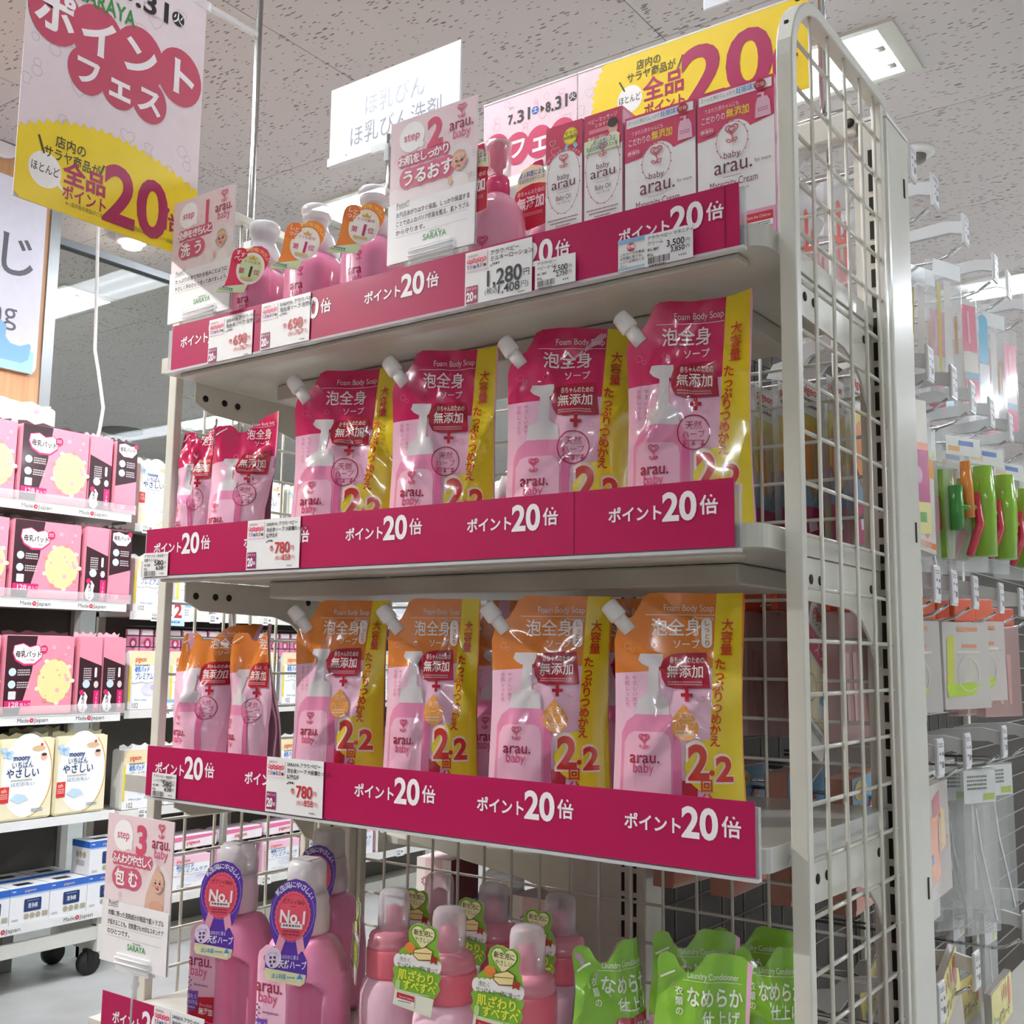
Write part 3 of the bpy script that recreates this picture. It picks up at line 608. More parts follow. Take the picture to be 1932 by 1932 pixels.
a.out('print', t, lambda u, v, l: (u/1000, -.0012-(l+1)*EP, .131-v/1000))
# white aisle signs
t = thing('aisle_sign', 'white aisle sign for baby bottles above the step 2 sign', 'sign', (-1.007, .36, 2.216))
MB().box(0, .30, -.004, 0, 0, .147, mat('#edf1f5', .3, coat=.4)).out('board', t, .001); MB().box(0, .30, -.009, .002, -.002, .014, mat('#f4f5f6', .25)).out('bottom_rail', t, .001)
MB().box(.11, .19, -.012, -.009, -.006, .008, CLEAR).out('clip', t); MB().box(.145, .155, -.016, -.006, -.03, .0, CLEAR).out('clip', t)
a = Art(.4); a.text('ほ乳びん', 82, 34, 42, '#a9adb6', 1, .0, w=142); a.text('ほ乳びん洗剤', 48, 84, 42, '#7e838c', 1, .0, w=214)
a.out('lettering', t, lambda u, v, l: (u/1000, -.004-(l+1)*EP, .147-v/1000)); a2 = Art(); a2.ell(48, 138, 2, 2, '#8a8c90', 1); a2.out('rivet', t, lambda u, v, l: (u/1000, -.009-(l+1)*EP, .147-v/1000))
t = thing('aisle_sign', 'white aisle sign cut off by the top edge above the yellow banner', 'sign', (-.255, .335, 2.242))
MB().box(0, .20, -.004, 0, 0, .15, mat('#edf1f5', .3, coat=.4)).out('board', t, .001)
a = Art(.4); a.text('円座', 22, 100, 36, '#a9adb6', 1, .01, w=66); a.out('lettering', t, lambda u, v, l: (u/1000, -.004-(l+1)*EP, .15-v/1000))
# ================================================================ PRODUCTS ON THE END UNIT
Z1, Z2, Z3, Z4 = 1.7605, 1.4715, 1.1855, .8845
def wrap(r, z0, a0, h):            # drawing bent round an upright cylinder; x in mm of arc from angle a0 (0 = facing -Y)
    def f(u, v, l):
        a = a0+u/1000/r; q = r+(l+1)*EP
        return (q*sin(a), -q*cos(a), z0+(h-v)/1000)
    return f
# ---- refill pouches -------------------------------------------------------
def zones(a, outline, cuts, fn):
    """base layer of a pouch: its outline split along straight lines, each piece coloured by where it lies"""
    bm = bmesh.new(); f = bm.faces.new([bm.verts.new((p[0], p[1], 0)) for p in outline])
    bmesh.ops.triangulate(bm, faces=[f])
    for ax, q, sl in cuts:
        no = (1, sl, 0) if ax == 0 else (sl, 1, 0); co = (q, 0, 0) if ax == 0 else (0, q, 0)
        bmesh.ops.bisect_plane(bm, geom=bm.verts[:]+bm.edges[:]+bm.faces[:], dist=1e-5, plane_co=co, plane_no=no)
    bm.verts.index_update(); vs = [tuple(v.co)[:2] for v in bm.verts]; g = {}
    for f in bm.faces:
        c = f.calc_center_median(); g.setdefault(fn(c.x, c.y), []).append([v.index for v in f.verts])
    for col, fs in g.items():
        for q in fs: a.raw([vs[i] for i in q], [tuple(range(len(q)))], col, 0)
    bm.free()
BIGO = [(0, 1092), (-2, 820), (0, 560), (0, 240), (14, 190), (40, 150), (66, 138), (98, 118), (132, 62), (150, 22), (182, 3), (230, 0), (640, 4), (646, 60), (640, 400), (640, 800), (644, 1092)]
def bottle_pic(a, x, y, s, moist):
    """the pump bottle printed on the pack"""
    a.poly([(x+s*p, y+s*q) for p, q in ((0, 0), (115, 0), (115, 60), (92, 62), (92, 190), (140, 215), (145, 290), (-25, 290), (-20, 220), (30, 195), (42, 66), (8, 50), (-12, 30))], '#dfd9dc', 2)
    a.poly([(x+s*p, y+s*q) for p, q in ((-25, 290), (145, 290), (180, 330), (200, 380), (205, 900), (-100, 900), (-95, 380), (-70, 325))], '#e98fb7', 2)
    a.poly([(x+s*p, y+s*q) for p, q in ((165, 330), (200, 380), (205, 900), (165, 900), (160, 420))], '#d96b9d', 3)
    a.poly([(x+s*p, y+s*q) for p, q in ((-80, 425), (-60, 385), (-30, 372), (110, 372), (140, 390), (150, 430), (152, 900), (-85, 900))], '#f4bdd6', 3)
def big_art(moist):
    a = Art(.2, .9); top, low = ('#e0812f', '#f3c6dd') if moist else ('#d0185c', '#f2bfd8'); strip = '#ecd31d'; edge = '#e88a2a' if moist else '#f2b6cf'
    def fn(x, y):
        if x > 634: return edge
        if x > 514-.055*y: return strip
        return top if y < 400-.06*x else low
    zones(a, BIGO, [(0, 634, 0), (0, 514, .055), (1, 400, .06)], fn)
    W = '#f6eee9'
    a.text('Foam Body Soap', 250, 52, 46, W, 3, .0, w=252); a.rect(160, 110, 345, 3, W, 3)
    if moist: a.text('Moisturizing', 400, 112, 24, W, 3, 0, w=100)
    a.text('泡全身', 186, 128, 92, W, 3, .012, w=254); a.text('ソープ', 294, 232, 48, W, 3, .012, w=138)
    if moist: a.rect(438, 126, 54, 148, W, 3, 26); a.vtext('しっとり', 465, 134, 32, '#c9651f', 4, .01, 33)
    bottle_pic(a, 130, 305, 1., moist)
    for i, s in enumerate(('やさしい泡で', 'お肌しっとり')): a.vtext(s, 98-i*38, 410, 24, '#cf5c86', 3, 0, 26)
    bl = [(470-8, 296), (480, 466), (300, 472), (258, 460), (236, 420), (230, 370), (246, 330), (290, 306), (360, 298)]
    a.poly(bl, '#a90f33', 4); a.text('赤ちゃんのための', 278, 316, 36, W, 5, .01, w=172); a.text('無添加', 262, 356, 66, W, 5, .012, w=184); a.wave(266, 436, 176, 2, 8, '#d9a0ab', 5)
    a.rect(332, 492, 58, 17, '#b5122f', 5); a.rect(352, 470, 18, 62, '#b5122f', 5)
    if moist:
        a.poly([(345, 545), (368, 572), (395, 600), (418, 640), (414, 686), (380, 715), (340, 716), (300, 694), (282, 656), (290, 610), (318, 575)], '#efa24b', 4)
        a.text('天然', 350, 582, 38, '#fbe7cf', 5, .0, 'c'); a.text('ハーブ', 350, 622, 38, '#fbe7cf', 5, .0, 'c'); a.wave(305, 668, 90, 2, 10, '#fbe7cf', 5)
    else:
        a.ring(350, 635, 82, 6, '#a3183f', 5); a.text('天然', 350, 580, 44, '#a3183f', 5, .0, 'c'); a.text('ハーブ', 350, 625, 40, '#a3183f', 5, .0, 'c'); a.wave(292, 672, 116, 1, 9, '#b95e7c', 5)
        for q in (-46, 0, 46): a.ell(350+q, 692, 9, 6, '#b0345a', 5, 10); a.ell(350+q, 680, 5, 6, '#b0345a', 5, 10)
    a.ell(465, 830, 118, 122, strip, 5, 40); a.rect(400, 930, 110, 165, '#b3132f', 4) if False else None
    a.text('2', 358, 690, 235, '#fbe9dc', 6, .075, w=118); a.text('2', 362, 700, 222, '#d02a1c', 7, .035, w=110); a.ell(478, 862, 13, 13, '#d02a1c', 7, 14); a.text('2', 494, 754, 170, '#fbe9dc', 6, .075, w=96); a.text('2', 497, 762, 158, '#d02a1c', 7, .035, w=90)
    a.text('回', 450, 890, 62, '#d02a1c', 7, .03, 'c'); a.text('分', 452, 955, 60, '#d02a1c', 7, .03, 'c')
    for i, ch in enumerate('大容量'): a.text(ch, 566-i*3, 130+i*60, 60, '#c8281d', 7, .014, 'c')
    for i, ch in enumerate('たっぷりつめかえ'): a.text(ch, 528-i*4.6, 322+i*52, 58, '#c8281d', 7, .02, 'c')
    a.poly([(335, 900), (410, 905), (400, 1092), (335, 1092)], '#b3132f', 4)
    a.logo(146, 705, 44, '#d2416c', 5); a.arau(76, 755, 150, l=5)
    for x, y, r in ((66, 268, 16), (92, 286, 10), (200, 262, 13), (438, 520, 14)): a.ring(x, y, r, 3, '#e9a0b6' if y > 350 else '#eab08c' if moist else '#e65d8d', 2, n=14)
    return a
SMALLO = [(0, 1160), (-6, 700), (4, 420), (34, 240), (36, 170), (44, 96), (66, 74), (160, 70), (190, 88), (222, 128), (262, 132), (310, 112), (356, 66), (420, 18), (470, 4), (596, 0), (602, 16), (560, 280), (520, 520), (486, 760), (476, 1160)]
def small_art(moist):
    a = Art(.24, .6); top, low = ('#e0812f', '#f3c6dd') if moist else ('#d61d60', '#f3bfd7'); edge = '#f2b6cf'
    def fn(x, y):
        if x > 584-.16*y: return edge
        return top if y < 385-.1*x else low
    zones(a, SMALLO, [(0, 584, .16), (1, 385, .1)], fn)
    W = '#f6eee9'
    a.text('Foam Body Soap', 330, 52, 34, W, 3, 0, w=210); a.rect(330, 92, 215, 2.5, W, 3)
    a.text('泡全身', 296, 110, 88, W, 3, .012, w=210); a.text('ソープ', 366, 206, 46, W, 3, .012, w=118)
    if moist: a.rect(508, 120, 36, 120, W, 3, 17); a.vtext('しっとり', 526, 126, 26, '#c9651f', 4, .01, 27)
    bottle_pic(a, 138, 350, .92, moist)
    bl = [(505, 290), (482, 480), (300, 486), (262, 474), (240, 430), (244, 360), (270, 320), (330, 300)]
    a.poly(bl, '#b81231', 4); a.text('赤ちゃんのための', 300, 318, 32, W, 5, .01, w=176); a.text('無添加', 262, 356, 78, W, 5, .012, w=204); a.wave(268, 442, 190, 2, 8, '#e2b0b8', 5)
    a.rect(320, 512, 72, 22, '#b5122f', 5); a.rect(345, 486, 22, 74, '#b5122f', 5)
    a.ring(338, 655, 90, 6, '#a3183f', 5); a.text('天然', 338, 592, 46, '#a3183f', 5, 0, 'c'); a.text('ハーブ', 338, 640, 46, '#a3183f', 5, 0, 'c'); a.wave(285, 695, 110, 1, 9, '#b95e7c', 5)
    for q in (-42, 0, 42): a.ell(338+q, 718, 8, 6, '#b0345a', 5, 10)
    a.logo(105, 740, 46, '#d2416c', 5); a.arau(30, 800, 168, l=5); a.poly([(180, 1040), (480, 1010), (476, 1160), (180, 1160)], '#c01c3c', 4)
    a.stroke([(50, 150), (140, 96)], 9, W, 3)
    for x, y, r in ((216, 330, 17), (190, 370, 11)): a.ring(x, y, r, 3, '#efb0c2', 2, n=14)
    return a
GREENO = [(0, 1500), (-8, 900), (0, 520), (30, 330), (44, 200), (40, 90), (60, 40), (110, 20), (165, 40), (200, 110), (245, 150), (300, 140), (345, 80), (385, 20), (430, 0), (640, 20), (700, 60), (690, 300), (668, 700), (660, 1500)]
def green_art():
    a = Art(.24, .6)
    def fn(x, y): return '#f0b9d6' if x > 668-.03*y else ('#86bf37' if y < 620-.25*x*.6 else '#f0bcd6')
    zones(a, GREENO, [(0, 668, .03), (1, 620, .15)], fn); W = '#f2f3e4'
    a.text('Laundry Conditioner', 250, 130, 58, W, 3, 0, w=360); a.rect(220, 195, 410, 3, W, 3); a.vtext('衣類の', 190, 240, 58, W, 3, .01, 62)
    a.text('なめらか', 240, 230, 130, W, 3, .02, w=400); a.text('仕上げ', 350, 372, 96, W, 3, .015, w=270); a.stroke([(60, 190), (165, 140)], 13, W, 3)
    a.poly([(330, 500), (650, 490), (640, 760), (360, 770), (300, 700), (300, 560)], '#a30f26', 4); a.text('赤ちゃんのための', 345, 530, 52, W, 5, .01, w=270); a.text('無添加', 330, 590, 110, W, 5, .012, w=290)
    bottle_pic(a, 130, 560, 1.1, 0); a.logo(150, 1000, 60, '#d2416c', 5); a.arau(70, 1090, 200, l=5); return a
BIGM, BIGP, SMO, SMP, GRN = big_art(1), big_art(0), small_art(1), small_art(0), green_art()
def pouch(art, outline, unit, cutmm, loc, rz, label, group, seed, sx=1., flap=.3, lean=.06, spout=None, back='#d9a4bb', name='refill_pouch', T=.030, curl=0., folds=9, W=None):
    """a stand-up pouch: front print pressed onto a bulged, creased sheet, plain back sheet, spout"""
    rnd = random.Random(seed); loc = (loc[0], loc[1], loc[2]+.0015+.034*abs(lean)); t = thing(name, label, 'refill pouch', loc, rz, group, rx=-lean)
    xs = [p[0] for p in outline]; ys = [p[1] for p in outline]; W = (W or max(xs))/unit/1000; H = max(ys)/unit/1000
    cr = []
    for i in range(folds):
        cr.append((rnd.uniform(.1, .9)*W, rnd.uniform(.08, .75)*H, rnd.uniform(-1.1, 1.1)+pi/2, rnd.uniform(.0045, .008), rnd.uniform(.025, .06), rnd.choice((-1, 1, 1))*rnd.uniform(.0022, .005)))
    ph = rnd.uniform(0, 6)
    def S(x, y, l, sd=1):
        X = x/unit/1000; Yd = y/unit/1000; t_ = Yd/H; s = 2*X/W-1
        prof = min(1., max(0., (t_-.06)/.72)); prof = prof*prof*(3-2*prof); cross = max(0., 1-abs(s)**3.2)
        b = T*prof*cross+.0006
        if sd > 0:
            for cx, cy, an, w, ln, am in cr:
                dx, dy = X-cx, Yd-cy; d = dx*sin(an)-dy*cos(an); e = dx*cos(an)+dy*sin(an)
                b += am*math.exp(-(d/w)**2-(e/ln)**2)*min(1, cross*2.2+.15)
            b += .0012*sin(X*120+ph)*sin(Yd*70+ph*2)*cross
        Xp = (X-W/2)*(1-.05*sin(t_*pi))*sx; yy = -b*sd
        wv = .010*sin(Yd*16+ph)*(1-prof)                      # the flat top waves
        yy += wv*(.3+abs(s))
        if s > .35:
            k = (s-.35)/.65; yy += flap*.03*k*k*(1-.6*t_)
        if curl: yy += curl*max(0., .35-t_)**2*.25*(1+s)
        return (Xp, yy-l*.00038*sd, H-Yd)
    cut = cutmm*unit; art.clip = max(ys)
    art.out('front_print', t, lambda u, v, l: S(u, v, l+1), cut, True)
    b = Art(.3, .4); b.poly(outline, back, 0); b.out('back_sheet', t, lambda u, v, l: S(u, v, 0, -1), cut, True)
    if spout:
        x, y, an = spout; p = Vector(S(x, y, 0)); d = Vector((cos(an), 0, sin(an))); m = mat('#ebe9e6', .35)
        q = MB().tube([p-d*.012, p+d*.008], .0075, m, 16).out('spout', t)
        MB().tube([p+d*.006, p+d*.0075, p+d*.024, p+d*.0255], [.0085, .0098, .0092, .007], m, 20).out('cap', q)
    return t
SPB = (44, 150, 2.25)
gp = 'large pink refill pouches on the second shelf'; go = 'large orange refill pouches on the third shelf'
def big(art, x, y, z, rz, label, g, seed, **k):
    t = pouch(art, BIGO, 4.79, 4.6, (x, y, z), rz, label, g, seed, spout=SPB, **k)
    if art is BIGP: t.scale.z = 1.09
big(BIGP, -0.6396, .048, Z2, .50, 'large pink refill pouch, leftmost of the four with yellow strips', gp, 3, sx=1.08, flap=-.9)
big(BIGP, -0.4723, .048, Z2, .55, 'large pink refill pouch, second of the four with yellow strips', gp, 8, sx=1.0, flap=-.5, lean=.03)
big(BIGP, -0.2900, .048, Z2, .52, 'large pink refill pouch, third of the four with yellow strips, white cap standing clear', gp, 12, sx=1.08, flap=.2, lean=.0)
big(BIGP, -0.1399, .048, Z2, .40, 'large pink refill pouch, rightmost of the four with yellow strips', gp, 21, sx=1.0, flap=-1., lean=-.02)
big(BIGM, -0.6344, .048, Z3, .52, 'large orange refill pouch, leftmost of the front four', go, 31, sx=.92, flap=-.2)
big(BIGM, -0.4823, .048, Z3, .56, 'large orange refill pouch, second of the front four', go, 36, sx=.86, flap=-.3, lean=.02)
big(BIGM, -0.3126, .048, Z3, .56, 'large orange refill pouch, third of the front four, facing straight out', go, 44, sx=1.02, flap=.1, lean=.02)
big(BIGM, -0.1554, .048, Z3, .50, 'large orange refill pouch, rightmost of the front four', go, 52, sx=1., flap=-.7, lean=.02)
big(BIGM, -.262, .13, Z3, .45, 'large orange refill pouch half hidden behind the two right front ones', go, 57, sx=.95, flap=0, T=.02)
big(BIGM, -.420, .13, Z3, .45, 'large orange refill pouch in shadow between the second and third front ones', go, 61, sx=.95, flap=0, T=.02)
gs = 'small pink refill pouches on the second shelf'
sml = lambda art, x, y, z, rz, label, g, seed, **k: pouch(art, SMALLO, 5.85, 4.6, (x, y, z), rz, label, g, seed, W=520, **k)
sml(SMP, -0.8957, .022, Z2, .30, 'small pink refill pouch at the left end of the second shelf', gs, 71, sx=.8, flap=-.6, lean=-.02)
sml(SMP, -0.8084, .022, Z2, .48, 'small pink refill pouch, second from the left on the second shelf', gs, 75, sx=1.1, flap=-.5, lean=-.02)
gs = 'small orange refill pouches on the third shelf'
sml(SMO, -0.8646, .022, Z3, .42, 'small orange refill pouch at the left end of the third shelf', gs, 81, sx=1.05, flap=.5, lean=-.02)
sml(SMO, -0.7594, .022, Z3, .20, 'small orange refill pouch, second from the left on the third shelf', gs, 86, sx=.9, flap=-.6, lean=-.02)
sml(SMO, -.735, .125, Z3, .30, 'small orange refill pouch behind the second small one', gs, 88, sx=.95, flap=0)
gg = 'green refill pouches on the bottom shelf'
grn = lambda x, y, rz, label, seed, **k: pouch(GRN, GREENO, 7.64, 5, (x, y, Z4), rz, label, gg, seed, back='#c9a6b6', T=.022, W=690, **k)
grn(-.176, -.045, .95, 'green refill pouch folded at the left front of the bottom shelf', 91, flap=1.2, lean=.02)
grn(-.094, -.032, .45, 'green refill pouch at the middle front of the bottom shelf', 95, flap=-.5, lean=.02)
grn(-.050, .02, .35, 'green refill pouch at the right end of the bottom shelf', 99, flap=1., lean=.05, sx=.8)
grn(-.140, .045, .5, 'green refill pouch standing behind the two front green ones', 103, flap=0, lean=.02)
grn(-.105, .105, .4, 'green refill pouch farthest back on the bottom shelf', 107, flap=.3, lean=.0)
# ---- foam pump bottles on the top shelf ----------------------------------------
PINKB = mat('#dd86a9', .16, coat=.7); PINKD = mat('#cf6f98', .2, coat=.4)
TAGO = [(0, 16), (3, 9), (10, 6), (16, 7), (21, 2), (29, 0), (37, 3), (42, 10), (42, 20), (38, 31), (31, 42), (26, 46), (24, 57), (-6, 62), (-5, 57), (1, 53), (2, 42), (1, 30), (0, 22)]
def award_art(c, c2, ctr, t1):
    a = Art(.35, .2); a.poly(TAGO, c, 0); a.poly([(26, 46), (24, 57), (-6, 62), (-5, 57), (4, 53)], '#d9e6b5', 1)
    a.ell(24, 28, 15.5, 19, '#f8efdf', 1, 28); a.ell(24, 28, 12.5, 15.5, ctr, 2, 28); a.ell(8.5, 16, 8.5, 9.5, c2, 1)
    if len(t1) == 4: a.vtext(t1[:2], 6.5, 9, 6.5, '#fff2e8', 3, .01, 6.5); a.vtext(t1[2:], 12, 11, 6.5, '#fff2e8', 3, .01, 6.5)
    a.arc('新生児にやさしい', 24, 26, 20.5, -28, 62, 5.2, '#ffe27a', 3, .01); a.text('ママの愛用', 24, 19, 3.8, '#c23a6a', 3, .0, 'c')
    a.text('1', 24, 23, 17, '#c8286c' if c2 != '#d9304f' else '#3c3a32', 3, .03, 'c'); a.text('第', 15, 29, 7, '#c8286c', 3, .01, 'c'); a.text('位', 32, 28, 7, '#c8286c', 3, .01, 'c')
    a.poly([(19, 14), (21, 16.5), (24, 13), (27, 16.5), (29, 14), (28, 18), (20, 18)], '#d8a83a', 3); a.rect(16, 39, 14, 3, '#d6bb7f', 3); a.wave(0, 54.5, 13, 1, 2.2, '#3f86b5', 3); a.wave(-3, 57, 16, 1, 1.5, '#6aa05a', 3)
    return a
def lab_art():
    a = Art(.3, .4); a.poly(rrect(0, 0, 46, 78, 9), '#f0b3cd', 0); doodles(a, (4, 4, 42, 60), 9, '#e28fb4', 1, 4, .6)
    a.logo(20, 9, 7.5, '#d8467c', 2); a.arau(4, 20, 33, l=2); return a
ORT = award_art('#ee8a3c', '#ea7a34', '#fdf6ec', 'しっとり'); RDT = award_art('#e2405f', '#d9304f', '#cfe3a8', 'すべすべ'); LAB = lab_art()
def foam_bottle(x, y, rz, tagart, label, neck=.0165, dz=0.):
    t = thing('foam_pump_bottle', label, 'bottle', (x, y, Z1), rz, 'pink foam pump bottles on the top shelf')
    MB().lathe([(.001, 0), (.033, .0), (.0368, .006), (.0372, .02), (.0372, .078), (.0355, .09), (.031, .099), (.0262, .1045), (.0255, .106)], PINKB, 36, sq=.8).out('body', t)
    LAB.out('label', t, wrap(.0374, .008, -.38, 80), 5, True)
    MB().lathe([(.0245, .1062), (.0245, .123), (.023, .1275), (.016, .1285)], mat('#e6dde0', .3), 30).out('collar', t)
    MB().lathe([(.0075, .1286), (.0075, .150), (.012, .155), (.0185, .157), (.0195, .162), (.017, .166), (.001, .167)], mat('#ebe7e8', .3), 26).out('pump', t)
    MB().lathe([(.0262, .107), (.0265, .123), (.0225, .134), (neck+.001, .1435), (neck, .151), (neck+.0035, .1605), (.0213, .168), (.0208, .1735), (.018, .1765), (.001, .177)], FROST, 34).out('overcap', t)
    if tagart:
        g = link('hang_tag', MB().prism(TAGO, lambda u, v: (u/1000, 0, -v/1000), lambda u, v: (u/1000, .0006, -v/1000), WHITE).mesh('hang_tag'), t, (-.003, -.051, .147+dz)); g.rotation_euler = (-.08, .2, .45); g.scale = (1.22,)*3
        tagart.out('print', g, lambda u, v, l: (u/1000, -(l+1)*EP, -v/1000))
    return t
foam_bottle(-.766, .005, .12, RDT, 'pink foam pump bottle with a red and green tag beside the step 1 sign', dz=-.012)
foam_bottle(-.663, .005, .12, ORT, 'pink foam pump bottle with an orange tag, middle of the three', .0145)
foam_bottle(-.560, .005, .12, ORT, 'pink foam pump bottle with an orange tag next to the step 2 sign', .0125)
foam_bottle(-.758, .115, .12, RDT, 'pink foam pump bottle with a red tag behind the front ones')
# ---- milky lotion -----------------------------------------------------------------
LTO = [(3, 30), (4, 14), (12, 4), (28, 0), (42, 4), (52, 14), (53, 30), (51, 34), (53, 42), (50, 48), (52, 58), (52, 78), (0, 84), (2, 60), (-1, 50), (2, 42), (0, 36)]
def lotion_art():
    a = Art(.25, .5); a.poly(LTO, '#b91431', 0); a.poly([(3, 30), (4, 14), (12, 4), (28, 0), (42, 4), (52, 14), (53, 28), (40, 25), (28, 24), (15, 26)], '#e8d9ae', 1)
    a.text('皮ふ科医による', 28, 7, 8, '#2f7fb3', 2, .02, 'c', w=42); a.text('乳幼児安全性テスト済', 28, 15.5, 6, '#2f7fb3', 2, .01, 'c', w=42)
    a.text('赤ちゃんのための', 27, 31, 7, '#f3d5d8', 2, .0, 'c', w=44); a.text('無添加', 27, 39, 17, '#f6e3e3', 2, .03, 'c', w=44); a.wave(5, 60, 42, 2, 1.6, '#e08a98', 2)
    a.poly([(0, 70), (18, 66), (20, 74), (1, 82)], '#efb0cc', 1); a.text('授乳前も', 2, 68.5, 5, '#5a2a3a', 2, 0, w=15); return a
def lotion(x, y, rz, label):
    t = thing('lotion_bottle', label, 'bottle', (x, y, Z1), rz, 'pink lotion pump bottles')
    MB().lathe([(.001, 0), (.03, 0), (.0335, .004), (.034, .02), (.034, .082), (.031, .1), (.024, .113), (.0165, .121), (.013, .125)], mat('#e39bb3', .18, coat=.7), 36).out('body', t)
    m = mat('#d43a6c', .16, coat=.6)
    MB().lathe([(.0142, .122), (.0145, .142), (.012, .146), (.006, .147), (.006, .158), (.0095, .16), (.0105, .178), (.0125, .186), (.011, .192), (.001, .194)], m, 28).out('pump', t)
    MB().tube([(0, 0, .187), (-.012, -.004, .188), (-.024, -.008, .185), (-.03, -.01, .178)], [.006, .0055, .0045, .004], m, 12).out('nozzle', t)
    MB().lathe([(.0155, .145), (.0155, .18), (.017, .188)], CLEAR, 24).out('clear_collar', t)
    a = Art(.25, .5); a.logo(18, 8, 12, '#dc4a76', 1); a.arau(2, 24, 42, '#d2416c', '#dc5a8c', l=1); a.out('label', t, wrap(.0342, .0, -.55, 66), 5, True)
    g = link('hang_tag', MB().prism(LTO, lambda u, v: (u/1000*.9, 0, -v/1000), lambda u, v: (u/1000*.9, .0006, -v/1000), WHITE).mesh('hang_tag'), t, (-.036, -.037, .168)); g.rotation_euler = (-.03, 0, -.12)
    LOT.out('print', g, lambda u, v, l: (u/1000*.9, -(l+1)*EP, -v/1000))
LOT = lotion_art()
lotion(-.369, .012, .15, 'pink lotion bottle with a red hang tag right of the step 2 sign'); lotion(-.335, .085, .1, 'pink lotion bottle half hidden behind the baby oil boxes')
# ---- cartons -------------------------------------------------------------------------
def carton(nm, label, grp, x, y, w, d, h, art, side, top='#c9365b', sidec='#e6a9c4', rz=0., cat='box'):
    t = thing(nm, label, cat, (x, y, Z1), rz, grp)
    MB().box(0, w, 0, d, 0, h, mat(sidec, .4, coat=.2)).out('carton', t, .0008)
    MB().box(.001, w-.001, .001, d-.001, h, h+.0006, mat(top, .4)).out('top_flap', t)
    art.out('front_print', t, lambda u, v, l: (u/1000, -(l+1)*EP, h-v/1000)); side.out('side_print', t, lambda u, v, l: (w+(l+1)*EP, u/1000, h-v/1000)); return t
def oval_logo(a, cx, cy, rx, ry, w, seedc='#b0505f'):
    n = 44
    for i in range(n):
        an = 2*pi*i/n; x, y = cx+rx*sin(an), cy-ry*cos(an)
        if not (abs(i-n/2) < 4 and ry < rx*1.2): a.stroke([(cx+rx*sin(2*pi*(i+k)/n), cy-ry*cos(2*pi*(i+k)/n)) for k in (0, .5, 1)], .45, seedc, 3)
        if i % 3 == 0 and not (abs(i-n/2) < 5 and ry < rx*1.2): a.ell(x+.9*sin(an+1), y-.9*cos(an+1), .8, .8, seedc, 3, 8)
def oil_art(v):
    a = Art(.4, .2); a.rect(0, 0, 48, 180, '#efedec', 0); R_ = '#c5395a'
    a.poly([(0, 0), (48, 0), (48, 40)]+[(24+23*sin(t), 56-24*cos(t)) for t in [Rd(q) for q in range(60, -61, -12)]]+[(0, 42)], R_, 1)
    if v == 0:
        a.ell(33, 17, 9.5, 10.5, '#e0b92c', 2); a.ell(33, 17, 8, 9, '#efdc4a', 3); a.text('ママと', 33, 10.5, 5.6, '#44622f', 4, .01, 'c'); a.text('共同開発', 33, 16, 4.6, '#44622f', 4, .01, 'c')
        a.poly([(27, 25), (31, 27), (28, 33), (25, 30)], '#8fc0dd', 2); a.poly([(36, 27), (40, 25), (43, 30), (39, 33)], '#8fc0dd', 2)
        for x, y, s in ((9, 19, .35), (13, 30, .5)): a.stroke([(x+s*12*sin(t)**3, y-s*.8*(13*cos(t)-5*cos(2*t)-2*cos(3*t))) for t in [2*pi*j/18 for j in range(18)]], .7, '#f0a9b8', 2, True)
        a.arc('ベビーマッサージにおすすめ', 24, 62, 31, -50, 52, 4, '#fbe9ec', 3)
    else:
        a.text('ベビーマッサージ', 4, 6, 6.4, '#fbe9ec', 2, 0, w=38, rot=-.06); a.text('におすすめ', 14, 12, 4.6, '#fbe9ec', 2); a.rect(6, 18, 25, 5, '#dd8093', 2); a.text('動画公開中！', 5, 26, 6, '#fbe9ec', 2, .01, w=24)
        a.ell(37, 22, 6, 8, '#e0b49c', 3); a.ell(36.5, 16, 6.6, 5.5, '#3a2f2d', 4); a.poly([(28, 32), (33, 27), (41, 27), (46, 32)], '#f1e9e6', 3)
        a.rect(0, 30, 45, 15, '#e2e6b8', 3); a.text('皮ふ科医による', 12, 31, 6, '#3a8fb0', 4, .01, w=28); a.text('乳幼児安全性テスト済', 3, 37.5, 5.6, '#3a8fb0', 4, .01, w=40)
    oval_logo(a, 24, 66, 21.5, 39, 0); a.logo(24, 40, 10, '#c65a6a', 3)
    a.text('baby', 24, 57, 9, '#7a4048', 3, 0, 'c'); a.text('arau', 24, 61, 16, '#6a2d38', 3, 0, 'c', w=32); a.text('アラウベビー', 24, 75, 2.6, '#8a5a60', 3, 0, 'c')
    a.rect(16, 80, 16, .4, '#8a5a60', 3); a.text('Baby Oil', 24, 82, 8, '#7a4048', 3, 0, 'c', w=20); a.text('ベビーオイル', 24, 91, 3, '#7a4048', 3, 0, 'c'); a.wave(4, 110, 40, 1, 1.8, '#8a4a55'); a.wave(7, 114, 34, 1, 1.8, '#8a4a55'); a.wave(14, 118, 20, 1, 1.8, '#8a4a55'); return a
